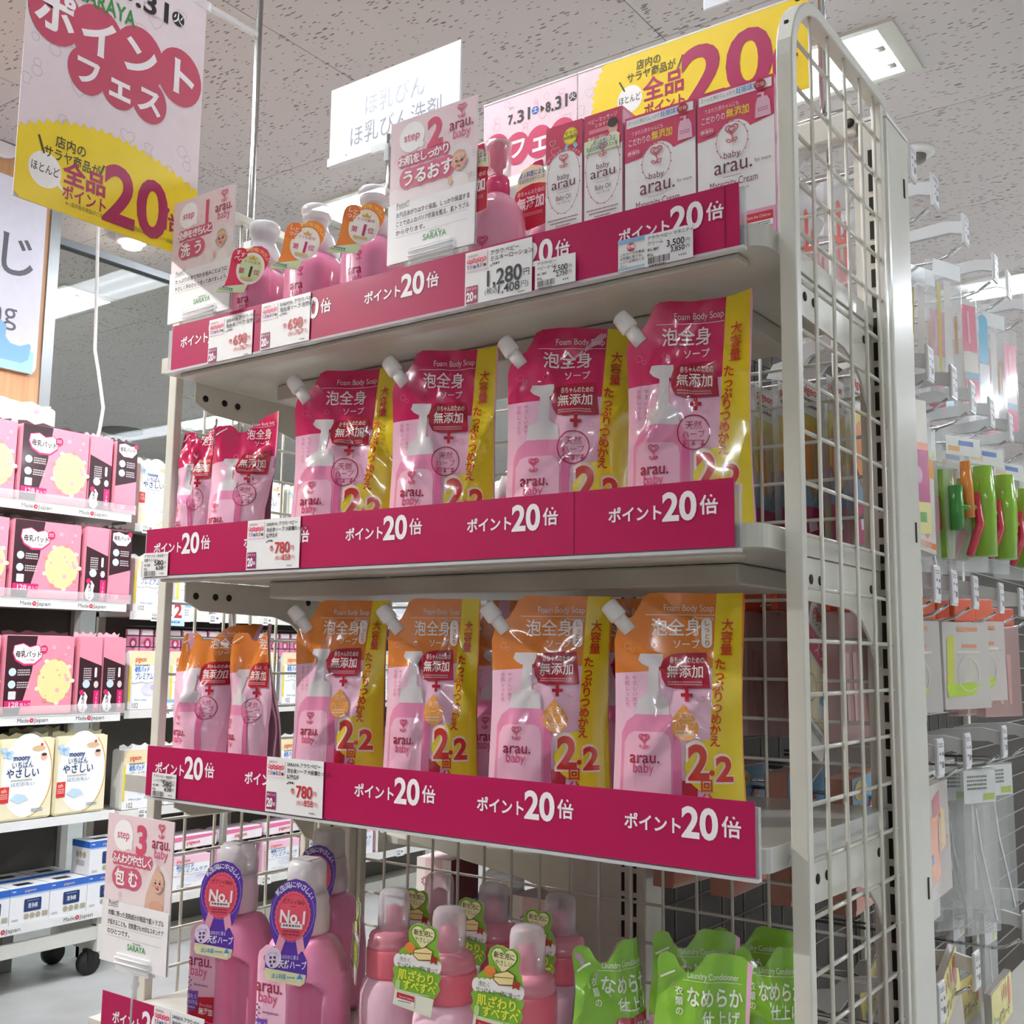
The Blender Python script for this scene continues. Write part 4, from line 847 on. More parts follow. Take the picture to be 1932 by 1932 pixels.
def mat_art():
    a = Art(.4, .2); a.rect(0, 0, 83, 163, '#efeeed', 0); R_ = '#c93e62'
    a.poly([(0, 0), (83, 0), (83, 42), (62, 46)]+[(40+21*sin(t), 60-24*cos(t)) for t in [Rd(q) for q in range(58, -59, -12)]]+[(20, 49), (0, 51)], R_, 1)
    a.rect(2, 3, 79, 9.5, '#f3eff0', 2); a.text('スーッと伸びてしっかり', 4, 4.5, 5.4, '#8a8084', 3, 0, w=38); a.text('妊娠線対策', 43, 3.6, 7.2, '#4a86c2', 3, .01, w=30); a.ell(69, 8, 6, 6, '#a51f31', 4); a.text('空箱', 69, 5.4, 5, '#f0c9c9', 5, 0, 'c')
    a.text('うまれた赤ちゃんにも', 8, 17, 5.6, '#f8dfe5', 2, 0, w=38); a.text('こだわりの', 4, 25, 9, '#fbeef0', 2, .005, w=27); a.text('無添加', 32, 23, 11, '#eed24a', 2, .02, w=25); a.rect(4, 39, 14, 6, R_, 3, 3); a.text('無香料', 11, 39.5, 4.6, '#fbeef0', 4, 0, 'c'); a.ring(11, 42, 7.5, .4, '#f0b9c6', 3, 3.6)
    a.poly([(64, 27), (66, 21), (70, 21), (70, 18), (66, 18), (66, 16.5), (73, 16.5), (73, 21), (76, 21), (79, 27), (80, 42), (63, 42)], '#e2b3c6', 3); a.wave(66, 32, 11, 2, 1.6, '#b06a88')
    oval_logo(a, 38, 58, 17, 20, 0); a.logo(38, 46, 12, '#c65a6a', 3)
    a.text('baby', 38, 67, 10, '#7a4048', 3, 0, 'c'); a.text('arau.', 18, 71, 23, '#6a2d38', 3, .0, w=42); a.text('for mom', 62, 82, 6, '#8a5a60', 3, w=17); a.text('アラウベビー', 38, 89, 3.2, '#8a5a60', 3, 0, 'c'); a.rect(28, 95, 20, .4, '#8a5a60', 3)
    a.text('Maternity Cream', 13, 96, 11, '#7a4048', 3, 0, w=52); a.text('マタニティクリーム', 38, 108, 4, '#7a4048', 3, 0, 'c'); a.rect(0, 136, 83, 27, '#e3a2be', 2); a.rect(48, 140, 32, 9, '#c62f3a', 3); a.text('Save the Children', 53, 142, 4.4, '#f6dcdc', 4, 0, w=25); a.rect(48, 149, 32, 6, '#efeeed', 3); a.wave(50, 150.5, 27, 2, 1.4, '#555050', 4)
    return a
def side_art(d, h, red):
    a = Art(.4, .2); a.rect(0, 0, d, h, '#e4a5c1', 0); a.rect(0, 0, d, h*.02, '#c93e62', 1); a.vtext('アラウベビー', d*.5, h*.06, 5, '#7a2a44', 2, .01, 5.6)
    a.rect(d*.2, h*.34, d*.75, h*.28, '#f3eef0', 1, 4); a.ell(d*.8, h*.55, d*.22, d*.26, red, 2); a.wave(d*.25, h*.70, d*.6, 12, 1.7, '#a04a6a', 2, 1.7); a.wave(d*.25, h*.22, d*.6, 5, 1.7, '#a04a6a', 2, 1.7); return a
S1, S2 = side_art(48, 180, '#cf3a5c'), side_art(52, 163, '#cf3a5c')
carton('baby_oil_box', 'slim baby oil box with a round yellow badge', 'baby oil boxes', -.2925, .0, .048, .048, .18, oil_art(0), S1); carton('baby_oil_box', 'slim baby oil box with a printed portrait and pale yellow band', 'baby oil boxes', -.2415, .0, .048, .048, .18, oil_art(1), S1)
MA = mat_art(); carton('cream_box', 'white and rose maternity cream box next to the baby oil', 'maternity cream boxes', -.190, .0, .083, .052, .163, MA, S2); carton('cream_box', 'white and rose maternity cream box at the right end by the mesh panel', 'maternity cream boxes', -.1045, .0, .083, .052, .163, MA, S2)
# ---- laundry soap bottles ---------------------------------------------------------------
LBO = [(22, 0), (74, 0), (82, 5), (92, 20), (100, 42), (104, 70), (104, 138), (99, 146), (8, 146), (1, 140), (0, 60), (3, 30), (10, 10), (16, 3)]
def poly_dist(p, poly):
    d = 1e9; n = len(poly)
    for i in range(n):
        ax, ay = poly[i]; bx, by = poly[(i+1) % n]; vx, vy = bx-ax, by-ay; L = vx*vx+vy*vy
        k = max(0, min(1, ((p[0]-ax)*vx+(p[1]-ay)*vy)/L)); d = min(d, math.hypot(p[0]-ax-k*vx, p[1]-ay-k*vy))
    return d
def puff_mesh(name, outline, half, rad, m, cut, dent=None):
    """a rounded solid: the outline's face swollen to +-half with an edge radius, optional dent"""
    a = Art(); a.poly(outline, m, 0); vs, fs, _, _ = a.geo(cut); V = []; n = len(vs)
    for sd in (-1, 1):
        for x, y, l in vs:
            k = min(1, poly_dist((x, y), outline)/rad); t = half*math.sqrt(max(0, 1-(1-k)**2))
            if dent: t *= dent(x, y)
            V.append((x/1000, sd*t/1000, -y/1000))
    F = [list(f) for f in fs]+[[i+n for i in f][::-1] for f in fs]; me = bpy.data.meshes.new(name); me.from_pydata(V, [], F)
    bm = bmesh.new(); bm.from_mesh(me); bmesh.ops.remove_doubles(bm, verts=bm.verts, dist=2e-5); bmesh.ops.recalc_face_normals(bm, faces=bm.faces); bm.to_mesh(me); bm.free()
    me.materials.append(m); me.polygons.foreach_set('use_smooth', [True]*len(me.polygons)); return me
def dent(x, y):
    s = lambda e0, e1, q: (lambda k: k*k*(3-2*k))(max(0, min(1, (q-e0)/(e1-e0))))
    r = max(abs(x-74)/17, 0); top = 44+7*((x-74)/17)**2
    return 1-.80*s(0, 12, y-top)*(1-s(.75, 1.15, r))*(1-s(132, 142, y))
LBM = puff_mesh('body', LBO, 34, 22, mat('#e78fb4', .38, coat=.15), 4.5, dent)
PTO = [(24, 0), (34, 2), (43, 9), (47, 20), (48, 34), (46, 50), (42, 62), (38, 70), (43, 78), (44, 92), (42, 99), (38, 102), (3, 98), (0, 94), (0, 84), (-1, 76), (3, 69), (9, 66), (3, 54), (0, 40), (1, 24), (6, 10), (14, 3)]
def no1_art():
    a = Art(.3, .3); a.poly(PTO, '#5a2ca8', 0); a.poly([(0, 87), (43, 91), (42, 99), (38, 102), (3, 98), (0, 94)], '#ece9b8', 1)
    a.arc('新生児にやさしい', 24, 26, 20.5, -62, 66, 6.6, '#f4f0f6', 3, .02); a.ring(24, 34, 22, .5, '#b79be0', 1, 27)
    for k in (-1, 1): a.poly([(24+k*5, 58), (24+k*12, 54), (24+k*16, 70), (24+k*12, 69), (24+k*9, 73)], '#f0a3bb', 1)
    a.poly([(24+(18+(.9 if i % 2 else 0))*sin(2*pi*i/56), 36-(23.5+(1 if i % 2 else 0))*cos(2*pi*i/56)) for i in range(56)], '#f0566a', 2); a.ring(24, 36, 15.5, .3, '#8f2a44', 3, 21)
    a.text('ゼクシィBaby', 24, 19, 6, '#5a1f33', 4, 0, 'c', w=23); a.rect(21, 26.5, 6, .4, '#5a1f33', 4); a.text('No.1', 24, 28, 17, '#fdf5f5', 4, .03, 'c', w=27); a.rect(13, 43, 22, 5, '#f7f1f1', 4); a.wave(15, 44.3, 18, 1, 2.4, '#77505a', 5); a.wave(15, 50, 18, 2, 2, '#8f2a44', 4)
    a.ell(8, 77, 8.5, 10, '#f0dcf0', 4); a.arc('ラベンダー', 8, 78, 6, -70, 70, 2.8, '#7a4fb5', 5)
    for q in ((-2.5, 0), (1.5, -.5), (-2.5, 4), (1.5, 3.5), (-1, 7.5)): a.ell(8+q[0], 77+q[1], 1.4, 1.4, '#4a3a72', 5, 8)
    a.text('ほのかに香る', 17, 73, 4.6, '#f4f0f6', 4, 0, w=17); a.text('天然ハーブ', 14, 78, 8.6, '#f8f4fa', 4, .02, w=29); a.text('皮ふ科医', 8, 91.5, 5, '#3f93c0', 4, .02, w=15); a.wave(24, 93.5, 9, 1, 2, '#3f93c0', 4)
    a.ell(37, 95.5, 2.6, 3.4, '#f4efe2', 4, 14); a.poly([(33.8, 95), (37, 89.5), (40.2, 95)], '#3f9fd6', 5); return a
def laundry_label():
    a = Art(.3, .3); o = [(1, 128), (0, 60), (2, 28), (8, 10), (18, 2), (30, 2), (40, 9), (46, 26), (48, 60), (48, 132)]; a.poly(o, '#f2bfd4', 0); doodles(a, (5, 12, 43, 80), 12, '#e7a3c0', 1, 9, .7)
    a.logo(22, 18, 12, '#d04268', 2); a.arau(5, 36, 38, l=2); a.wave(16, 74, 22, 1, 2.6, '#8a6aa8', 2); a.poly([(1, 92), (48, 86), (48, 132), (1, 128)], '#c81834', 1)
    for q in range(6): a.ell(8+(q % 2)*3, 68+q*3, 1.2, 1.2, '#5a4a86', 2, 8)
    a.poly([(3, 84), (23, 82), (23, 98), (18, 106), (10, 107), (4, 100)], '#7a4fb5', 2); a.text('洗たく', 13, 86, 6, '#f7f2fa', 3, .01, 'c'); a.text('せっけん', 13, 93, 5.4, '#f7f2fa', 3, .01, 'c'); a.wave(7, 101, 12, 1, 2, '#e8dcf2', 3)
    a.text('赤ちゃんのための', 26, 95, 4.4, '#fbe6e8', 3, 0, w=20); a.text('無添加', 25, 100, 8.5, '#fdf2f2', 3, .03, w=22); a.wave(5, 118, 36, 2, 1.5, '#f0aab4', 3); return a
NO1, LLB = no1_art(), laundry_label()
def laundry(x, y, rz, label):
    t = thing('laundry_soap_bottle', label, 'bottle', (x, y, Z4), rz, 'pink laundry soap bottles')
    link('body', LBM, t, (-.050, 0, .1465)); LLB.out('label', t, lambda u, v, l: (-.0475+u/1000, -.0342-(l+1)*EP+.012*max(0, (8-u)/8)**2, .137-v/1000), 5, True)
    c = (-.002, 0, 0); m = mat('#e6d6dd', .32)
    MB().lathe([(.0265, .1455), (.0275, .149), (.0275, .172), (.0258, .178), (.0262, .184), (.024, .19), (.012, .1915)], m, 34, c).out('collar', t)
    MB().lathe([(.012, .1915), (.012, .208), (.006, .214), (.001, .2145)], mat('#e9e4e7', .3), 20, c).out('spout', t)
    MB().lathe([(.0212, .191), (.0208, .217), (.0192, .2235), (.015, .227), (.001, .2275)], FROST, 32, c, sq=.6).out('overcap', t)
    MB().box(-.012, .012, -.014, .010, .2276, .228, WHITE).out('seal', t, loc=c)
    g = link('hang_tag', MB().prism(PTO, lambda u, v: (u/1000, 0, -v/1000), lambda u, v: (u/1000, .0007, -v/1000), WHITE).mesh('hang_tag'), t, (-.007, -.056, .215)); g.rotation_euler = (-.06, .04, .36); g.scale = (1.1,)*3
    NO1.out('print', g, lambda u, v, l: (u/1000, -(l+1)*EP, -v/1000))
laundry(-.733, -.022, .16, 'pink laundry soap bottle with a purple No.1 tag, nearest the step 3 sign'); laundry(-.588, -.042, .16, 'pink laundry soap bottle with a purple tag, right one of the front two'); laundry(-.725, .13, .12, 'pink laundry soap bottle behind the front two, only its tag and cap showing')
# ---- softener bottles --------------------------------------------------------------------
STO = [(14, 12), (16, 5), (22, 1), (29, 1), (34, 3), (40, 1), (46, 4), (48, 11), (46, 20), (50, 25), (52, 32), (54, 37), (52, 43), (55, 50), (53, 56), (55, 62), (52, 68), (49, 72), (48, 90), (4, 84), (5, 68), (1, 62), (3, 56), (0, 50), (3, 44), (2, 38), (6, 31), (12, 25), (16, 20)]
def soft_art():
    a = Art(.3, .3); G = '#7fb533'; a.poly(STO, G, 0); a.poly([(5, 68), (49, 72), (48, 90), (4, 84)], '#e9ecd8', 1)
    ht = lambda k, x, y: [(x+k*16*sin(t)**3, y-k*(13*cos(t)-5*cos(2*t)-2*cos(3*t)-cos(4*t))) for t in [2*pi*j/24 for j in range(24)]]
    a.poly(ht(.86, 31, 13), '#4a5a1c', 1); a.poly(ht(.81, 31, 13), '#ece7ae', 2); a.text('新生児に', 31, 6.5, 6.2, '#3a3a20', 3, .01, 'c', w=22); a.text('やさしい', 31, 13.5, 5.6, '#3a3a20', 3, .0, 'c', w=18)
    for q in range(9): a.ell(5+q*5.6, 38+2*abs(4-q)*.3, 4.6, 6.5, '#f4f2ee', 1, 14)
    a.ell(18, 26, 6, 5.4, '#e0863a', 4); a.poly([(22, 27), (36, 22), (44, 25), (43, 35), (28, 37), (22, 33)], '#7a4a1c', 4); a.poly([(23, 27.5), (36, 23), (43, 25.5), (42, 34), (28.5, 36), (23, 32.5)], '#efdc9a', 5); a.stroke([(23, 30), (33, 29), (42, 28)], .6, '#8a5a24', 6); a.poly([(43, 30), (50, 31), (49, 38), (46, 36), (42, 38)], '#a8341c', 5)
    a.text('洗たく', 7, 36, 5, '#5a4a38', 4, 0, w=12); a.text('せっけんと一緒に使って', 5, 41.5, 5.2, '#4a3e34', 4, .005, w=46)
    a.text('肌ざわり、', 7, 48, 11, '#f2ea4a', 3, .02, w=46); a.text('すべすべ', 13, 57.5, 11, '#f2ea4a', 3, .02, w=38); a.rect(5, 59, 5.4, 10, '#b9d98a', 2, 2.6); a.wave(6, 69, 38, 1, 1.4, '#d7e8b0', 3)
    a.poly([(8, 71.5), (28, 73), (28, 78.5), (8, 77)], '#c22430', 3); a.text('Save the Children', 11, 73.2, 3.2, '#f7e3e3', 4, 0, w=16, rot=.07); a.poly([(8, 77), (28, 78.5), (28, 83), (8, 81.5)], '#f3f2ec', 3); a.wave(10, 79, 15, 1, 1.6, '#777777', 4); return a
SFT = soft_art(); RING = film('#e79aa8', .22, .25); DOME = film('#efe9f0', .68, .12)
def softener(x, y, rz, label, tz=0.):
    t = thing('softener_bottle', label, 'bottle', (x, y, Z4), rz, 'pale pink softener bottles on the bottom shelf')
    MB().lathe([(.001, 0), (.034, 0), (.038, .005), (.038, .07), (.0365, .088), (.033, .1), (.0292, .1065)], mat('#ecc6d6', .36, coat=.2), 36).out('body', t)
    a = Art(.3, .3); doodles(a, (0, 12, 50, 60), 8, '#e39ab8', 0, 6, .7); a.logo(16, 10, 12, '#d2416c', 1); a.arau(2, 28, 40, l=1); a.out('label', t, wrap(.0383, .0, -.45, 86), 5, True)
    MB().lathe([(.0297, .1065), (.0302, .11), (.0302, .1345), (.0292, .137)], mat('#e2707f', .3, coat=.2), 34).out('cap_band', t)
    q = MB().lathe([(.029, .137), (.0288, .1425), (.0272, .1445), (.0278, .1475), (.0255, .152), (.018, .156)], RING, 32).out('clear_ring', t)
    MB().lathe([(.0235, .13), (.0225, .146), (.012, .15)], mat('#e98a98', .35), 26).out('inner_collar', q)
    MB().lathe([(.0095, .15), (.0088, .178), (.004, .1815), (.001, .182)], mat('#e8899b', .35), 18, sq=1.).out('spout', t)
    MB().lathe([(.0182, .1555), (.0178, .188), (.0165, .195), (.013, .1985), (.001, .2)], DOME, 30).out('dome_cap', t)
    g = link('hang_tag', MB().prism(STO, lambda u, v: (u/1000, 0, -v/1000), lambda u, v: (u/1000, .0007, -v/1000), WHITE).mesh('hang_tag'), t, (-.036, -.0425, .190)); g.rotation_euler = (-.03, .07, .08+tz)
    SFT.out('print', g, lambda u, v, l: (u/1000, -(l+1)*EP, -v/1000))
for x, y, rz, n, tz in ((-.492, .0, -.75, 'leftmost of the front three, its green tag edge-on', .0), (-.386, -.032, .05, 'middle one of the front three', .15), (-.276, -.045, .18, 'rightmost of the front three', 0), (-.508, .1, .1, 'back row left behind the front pair', 0), (-.4255, .1, .1, 'back row middle', 0), (-.332, .1, .05, 'back row right beside the mesh panel', .1)):
    softener(x, y, rz, 'pale pink softener bottle, '+n, tz)
# ================================================================ LEFT: THE PAD RACK AND THE PACKS BEYOND
RX = -3.03
LV = [1.803, 1.483, 1.103, .77, .447]
t = thing('pad_rack', 'white rack on black castors holding pink breast pad packs', 'rack', (RX, 0, FZ))
for i, z in enumerate(LV):
    s = MB().box(-.28, -.002, .2, 1.40 if i < 4 else 1.455, z+.004-FZ, z+.026-FZ, mat('#dcdbd6', .4)).out('shelf_board', t, .002)
    MB().box(-.002, .002, .2, 1.405 if i < 4 else 1.458, z-.001-FZ, z+.0285-FZ, mat('#e4e4e3', .35)).out('price_rail', s)
    if i < 3: MB().box(.003, .0045, .2, 1.42, z+.026-FZ, z+.06-FZ, CLEAR).out('clear_guard', s)
    if i != 3:
        for y in (.985, 1.195) if i < 4 else (.9, 1.16):
            a = Art(.4); y0 = y+.018*i
            a.text('Made', 0, 4.5, 19, '#5a5658', 1, 0, w=42); a.ell(51, 15, 7.5, 7.5, '#c2203c', 1, 16); a.text('in', 51, 9, 10, '#f4e8e8', 2, 0, 'c'); a.text('Japan', 60, 4.5, 19, '#5a5658', 1, 0, w=50)
            a.out('lettering', s, lambda u, v, l: (.002+(l+1)*.0004, y0+u/1000, z+.0285-FZ-v/1000))
for y in (.25, 1.385):
    for x, z1 in ((-.272, 1.55), (-.03, .196)): MB().box(x-.014, x+.014, y-.014, y+.014, .16, z1, mat('#d9d8d0', .4)).out('post', t, .002)
    MB().box(-.286, -.006, y-.014, y+.014, .08, .17, mat('#d9d8d0', .4)).out('base_panel', t, .002)
MB().box(-.03, -.012, .25, 1.40, .12, .165, mat('#d2d1ca', .4)).out('base_rail', t, .002)
MB().box(-.285, -.281, .25, 1.39, .18, 1.55, mat('#57544f', .7)).out('back_sheet', t)
for y in (.5, .95, 1.37):
    for x in (-.26, -.05):
        w = MB().tube([(x-.012, y, .040), (x+.012, y, .040)], .040, BLACK, 18).out('castor', t); MB().box(x-.018, x+.018, y-.012, y+.012, .045, .084, BLACK).out('fork', w)
def pad_front():
    a = Art(.25, .5); a.rect(3, 3, 244, 254, '#e88fa2', 0); D = '#3c2228'
    a.poly([(3, 3), (110, 3), (96, 120), (58, 257), (3, 257)], D, 1)
    a.poly([(28, 34), (60, 26), (84, 38), (112, 30), (132, 46), (130, 76), (104, 98), (66, 100), (36, 84), (24, 60)], '#d23a72', 2); a.poly([(30, 36), (60, 29), (84, 41), (112, 33), (129, 48), (127, 72), (102, 92), (66, 93), (38, 79), (27, 58)], '#f3e9ec', 3)
    a.text('ズレにくい', 82, 42, 12, '#7a3a4a', 4, 0, 'c', w=52); a.text('母乳パッド', 80, 52, 22, '#2c1c20', 4, .02, 'c', w=92); a.text('しっかり吸収', 82, 77, 9, '#7a3a4a', 4, 0, 'c', w=42)
    a.ell(134, 46, 14, 14, '#cc2f63', 5, 18); a.wave(125, 41, 17, 2, 4, '#f3d9e0', 6)
    for y, w in ((120, 34), (160, 34)): a.ell(28, y, 13, 13, '#c9d9e6', 3, 18); a.wave(46, y-8, 44, 3, 5, '#cfc3c4', 3)
    a.rect(18, 182, 26, 26, '#ddd6d6', 3, 3); a.ell(180, 150, 62, 72, '#e3d79a', 1, 26)
    rnd = random.Random(4)
    for i in range(16): a.ell(rnd.uniform(110, 240), rnd.uniform(20, 240), rnd.uniform(3, 8), None, '#f0a9b6', 2, 12)
    for i in range(9): an = i*.7; a.ell(180+66*cos(an), 150+74*sin(an), 9, 7, '#d98c86' if i % 2 else '#efe6c0', 2, 12)
    a.rect(6, 212, 92, 22, '#cf2c6c', 3); a.text('128', 18, 213, 22, '#f3c9d8', 4, .02, w=38); a.text('枚入り', 60, 219, 13, '#f3c9d8', 4, .01); return a
def pad_side(v):
    a = Art(.25, .5); D = '#3c2228'; a.rect(2, 3, 86, 254, '#e88fa2', 0)
    if v: a.poly([(2, 70), (88, 100), (88, 257), (2, 257)], D, 1)
    else: a.poly([(2, 3), (88, 3), (88, 140), (2, 165)], D, 1)
    y = 92 if v else 12
    kb = [(14, y+108), (28, y+96), (40, y+112), (36, y+132), (42, y+150), (28, y+168), (10, y+160), (4, y+138)] if v else [(10, 14), (34, 8), (60, 16), (80, 12), (84, 36), (66, 56), (30, 56), (10, 40)]
    a.poly(kb, '#f3e6ea', 2)
    if v:
        a.vtext('母乳パッド', 23, y+101, 12, '#2c1c20', 3, .02, 12.4); a.ell(16, y+98, 9, 9, '#cc2f63', 3, 14); a.rect(62, y+92, 22, 72, '#cf2c6c', 2); a.vtext('128枚', 73, y+98, 13, '#f3c9d8', 3, .01, 14); a.ell(32, y+70, 14, 14, '#c9d9e6', 2, 16); a.ell(70, y+72, 9, 12, '#d9cccc', 2, 16); a.wave(20, y+16, 30, 6, 5, '#cfc3c4', 2); a.rect(62, y+14, 9, 34, '#efe3e4', 2, 4)
    else:
        a.text('母乳パッド', 46, 22, 17, '#2c1c20', 3, .02, 'c', w=64); a.ell(80, 14, 9, 9, '#cc2f63', 3, 14)
        for yy in (82, 116): a.ell(26, yy, 13, 13, '#c9d9e6', 2, 16); a.wave(44, yy-8, 36, 3, 5, '#cfc3c4', 2)
        a.rect(2, 226, 84, 20, '#cf2c6c', 2); a.text('128', 14, 227, 20, '#f3c9d8', 3, .02)
    return a
def pack(name, label, cat, grp, w, h, d, c, art, loc, seal=None, rz=0., bev=.012):
    """a soft film pack standing with its face to +X; w along Y"""
    t = thing(name, label, cat, loc, rz, grp); MB().box(-d, 0, 0, w, 0, h, mat(c, .28, coat=.5, bump=.35, bscale=16)).out('pack', t, bev)
    art.out('front_print', t, lambda u, v, l: ((l+1)*.0004, u/1000, h-v/1000))
    if seal: MB().prism([(.004, 0)]+[(w*(i/8)*.97+.004, .016+.006*sin(i*2.4)) for i in range(9)]+[(w-.004, 0)], lambda y, z: (-d*.45, y, h-.004+z), lambda y, z: (-d*.45-.0012, y, h-.004+z), mat(seal, .3, coat=.4)).out('top_seal', t, fix=True)
    return t
PF, PS1, PS0 = pad_front(), pad_side(1), pad_side(0); g = 'pink breast pad packs'
f1 = pack('breast_pad_pack', 'pink and brown breast pad pack facing out on the top rack shelf', 'pad pack', g, .25, .262, .085, '#d98a9b', PF, (RX-.004, .975, 1.831), '#4a2b31')
s1 = pack('breast_pad_pack', 'slim breast pad pack turned sideways on the top rack shelf, pink top', 'pad pack', g, .09, .262, .1, '#d98a9b', PS1, (RX-.004, 1.228, 1.831), '#e7b4be')
s0 = pack('breast_pad_pack', 'slim breast pad pack at the right end of the top rack shelf, brown top', 'pad pack', g, .09, .26, .1, '#d98a9b', PS0, (RX-.004, 1.332, 1.831), '#4a2b31')
dup(f1, (RX-.004, .715, 1.831), .03, 'pink and brown breast pad pack cut by the left edge, top rack shelf')
for k, z, nm in ((1, 1.511, 'middle'), (2, 1.131, 'lower')):
    dup(f1, (RX-.004, .97, z), .02, 'pink and brown breast pad pack facing out on the %s pad shelf' % nm); dup(f1, (RX-.004, .705, z), 0, 'pink and brown breast pad pack cut by the left edge, %s pad shelf' % nm)
    dup(s1, (RX-.004, 1.235, z), 0, 'slim breast pad pack turned sideways on the %s pad shelf, pink top' % nm)
    dup(s0 if k == 1 else s1, (RX-.004, 1.328, z), 0, 'slim breast pad pack at the right end of the %s pad shelf' % nm)
a = Art(.3, .4); a.rect(3, 3, 270, 30, '#ecd9da', 0); a.poly([(62, 4), (76, 4), (70, 34), (54, 34)], '#c8333f', 1); a.ell(222, 24, 10, 6, '#e2a0ae', 1)
pack('bag_pack', 'white soft pack behind the top row of pink pad packs', 'pad pack', None, .30, .355, .07, '#e9dcdc', a, (RX-.13, .87, 1.831), '#e9dcdc')
def moony_art(w=190., h=255.):
    a = Art(.3, .4); a.rect(3, 3, w-6, h-6, '#efe6c4', 0); k = w/190.
    a.poly([(w*.5+w*.46*cos(q), h*.46+h*.52*sin(q)) for q in [2*pi*i/36 for i in range(36)]], '#f2f2ef', 1); a.stroke([(w*.5+w*.47*cos(q), h*.46+h*.53*sin(q)) for q in [-.9+i*.14 for i in range(18)]], 3*k, '#dba63c', 2)
    for i in range(7): a.ell(22*k+10*cos(i)*k*1.3, 44*k+12*sin(i*1.3)*k, 9*k, 8*k, '#8db6de' if i % 2 else '#b9d3ea', 3, 12)
    a.ell(132*k, 34*k, 24*k, 9*k, '#d8b88a', 3, 16); a.ell(142*k, 22*k, 5*k, 5*k, '#cf3a3a', 4, 10); a.ell(152*k, 62*k, 12*k, 12*k, '#e7b9a0', 3, 14); a.ell(152*k, 55*k, 10*k, 5*k, '#54352c', 4, 12)
    a.text('moony', 44*k, 48*k, 24*k, '#1f3f7c', 4, .03, w=60*k); a.text('いちばん', 40*k, 72*k, 24*k, '#2b4c7e', 4, .01, w=76*k); a.text('やさしい', 22*k, 94*k, 32*k, '#1f3f74', 4, .015, w=116*k)
    a.wave(40*k, 130*k, 76*k, 1, 5*k, '#a8a4a0', 4); a.text('心肝はだおもい', 24*k, 138*k, 13*k, '#6c94bd', 4, 0, w=100*k) if False else a.text('はだおもい', 40*k, 138*k, 14*k, '#6c94bd', 4, 0, w=84*k)
    a.rect(4*k, 150*k, 32*k, 50*k, '#d23a34', 4); a.text('oh', 9*k, 152*k, 18*k, '#f6e1d8', 5, .01); a.wave(8*k, 172*k, 24*k, 3, 4*k, '#f0c8bd', 5); a.poly([(40*k, 190*k), (62*k, 174*k), (92*k, 180*k), (104*k, 196*k), (70*k, 206*k)], '#c4dcec', 3); a.wave(118*k, 226*k, 40*k, 2, 4*k, '#7f93b0', 4); return a
def pig_art(w=150., h=215., pink=0):
    a = Art(.3, .4); c = '#efdcb2' if not pink else '#efc4d4'; a.rect(3, 3, w-6, h-6, '#efeff1', 0); a.rect(3, 3, w-6, h*.22, c, 1)
    a.text('pigeon', w*.18, h*.08, h*.12, '#d24a33', 2, .02, w=w*.32); a.wave(w*.18, h*.235, w*.42, 1, h*.03, '#6d6a68', 2); a.text('母乳パッド', w*.17, h*.27, h*.095, '#3c78c0', 2, .03, w=w*.42, skew=.15); a.text('プレミアムケア', w*.18, h*.37, h*.13, '#2f62a8', 2, .01, w=w*.74, skew=.15)
    a.stroke([(w*(.1+.08*i), h*(.54+.012*sin(i*1.4))) for i in range(11)], h*.012, '#b9b0a6', 2); a.ell(w*.62, h*.66, w*.24, h*.11, '#dddde6', 1); a.ell(w*.76, h*.62, w*.12, h*.05, '#cdbfe2', 2); a.text('Made in Japan', w*.2, h*.8, h*.05, '#6a8fc0', 2, 0, w=w*.36)
    a.text('102', w*.12, h*.86, h*.12, '#6a5f4c', 2, 0, w=w*.2); a.rect(3, h*.25, w*.06, h*.6, '#e6d23c' if not pink else '#df6f9d', 1); return a
MO = moony_art(); g = 'white moony packs on the rack'
m1 = pack('moony_pack', 'cream moony pack on the fourth rack shelf, the right one', 'pad pack', g, .192, .262, .09, '#e6ddbb', MO, (RX-.004, 1.176, .797), '#e6ddbb'); dup(m1, (RX-.004, .978, .797), .02, 'cream moony pack on the fourth rack shelf, left of the other'); dup(m1, (RX-.004, .78, .797), 0, 'cream moony pack on the fourth rack shelf cut by the left edge')
m2 = dup(m1, (RX-.14, 1.10, .797+.004), 0, 'cream pack in shadow behind the right moony pack'); m2.location.z = .797; m2.scale = (1, 1, 1.03); m3 = dup(m1, (RX-.14, .86, .797), 0, 'cream pack in shadow behind the left moony pack'); m3.scale = (1, 1, 1.02)
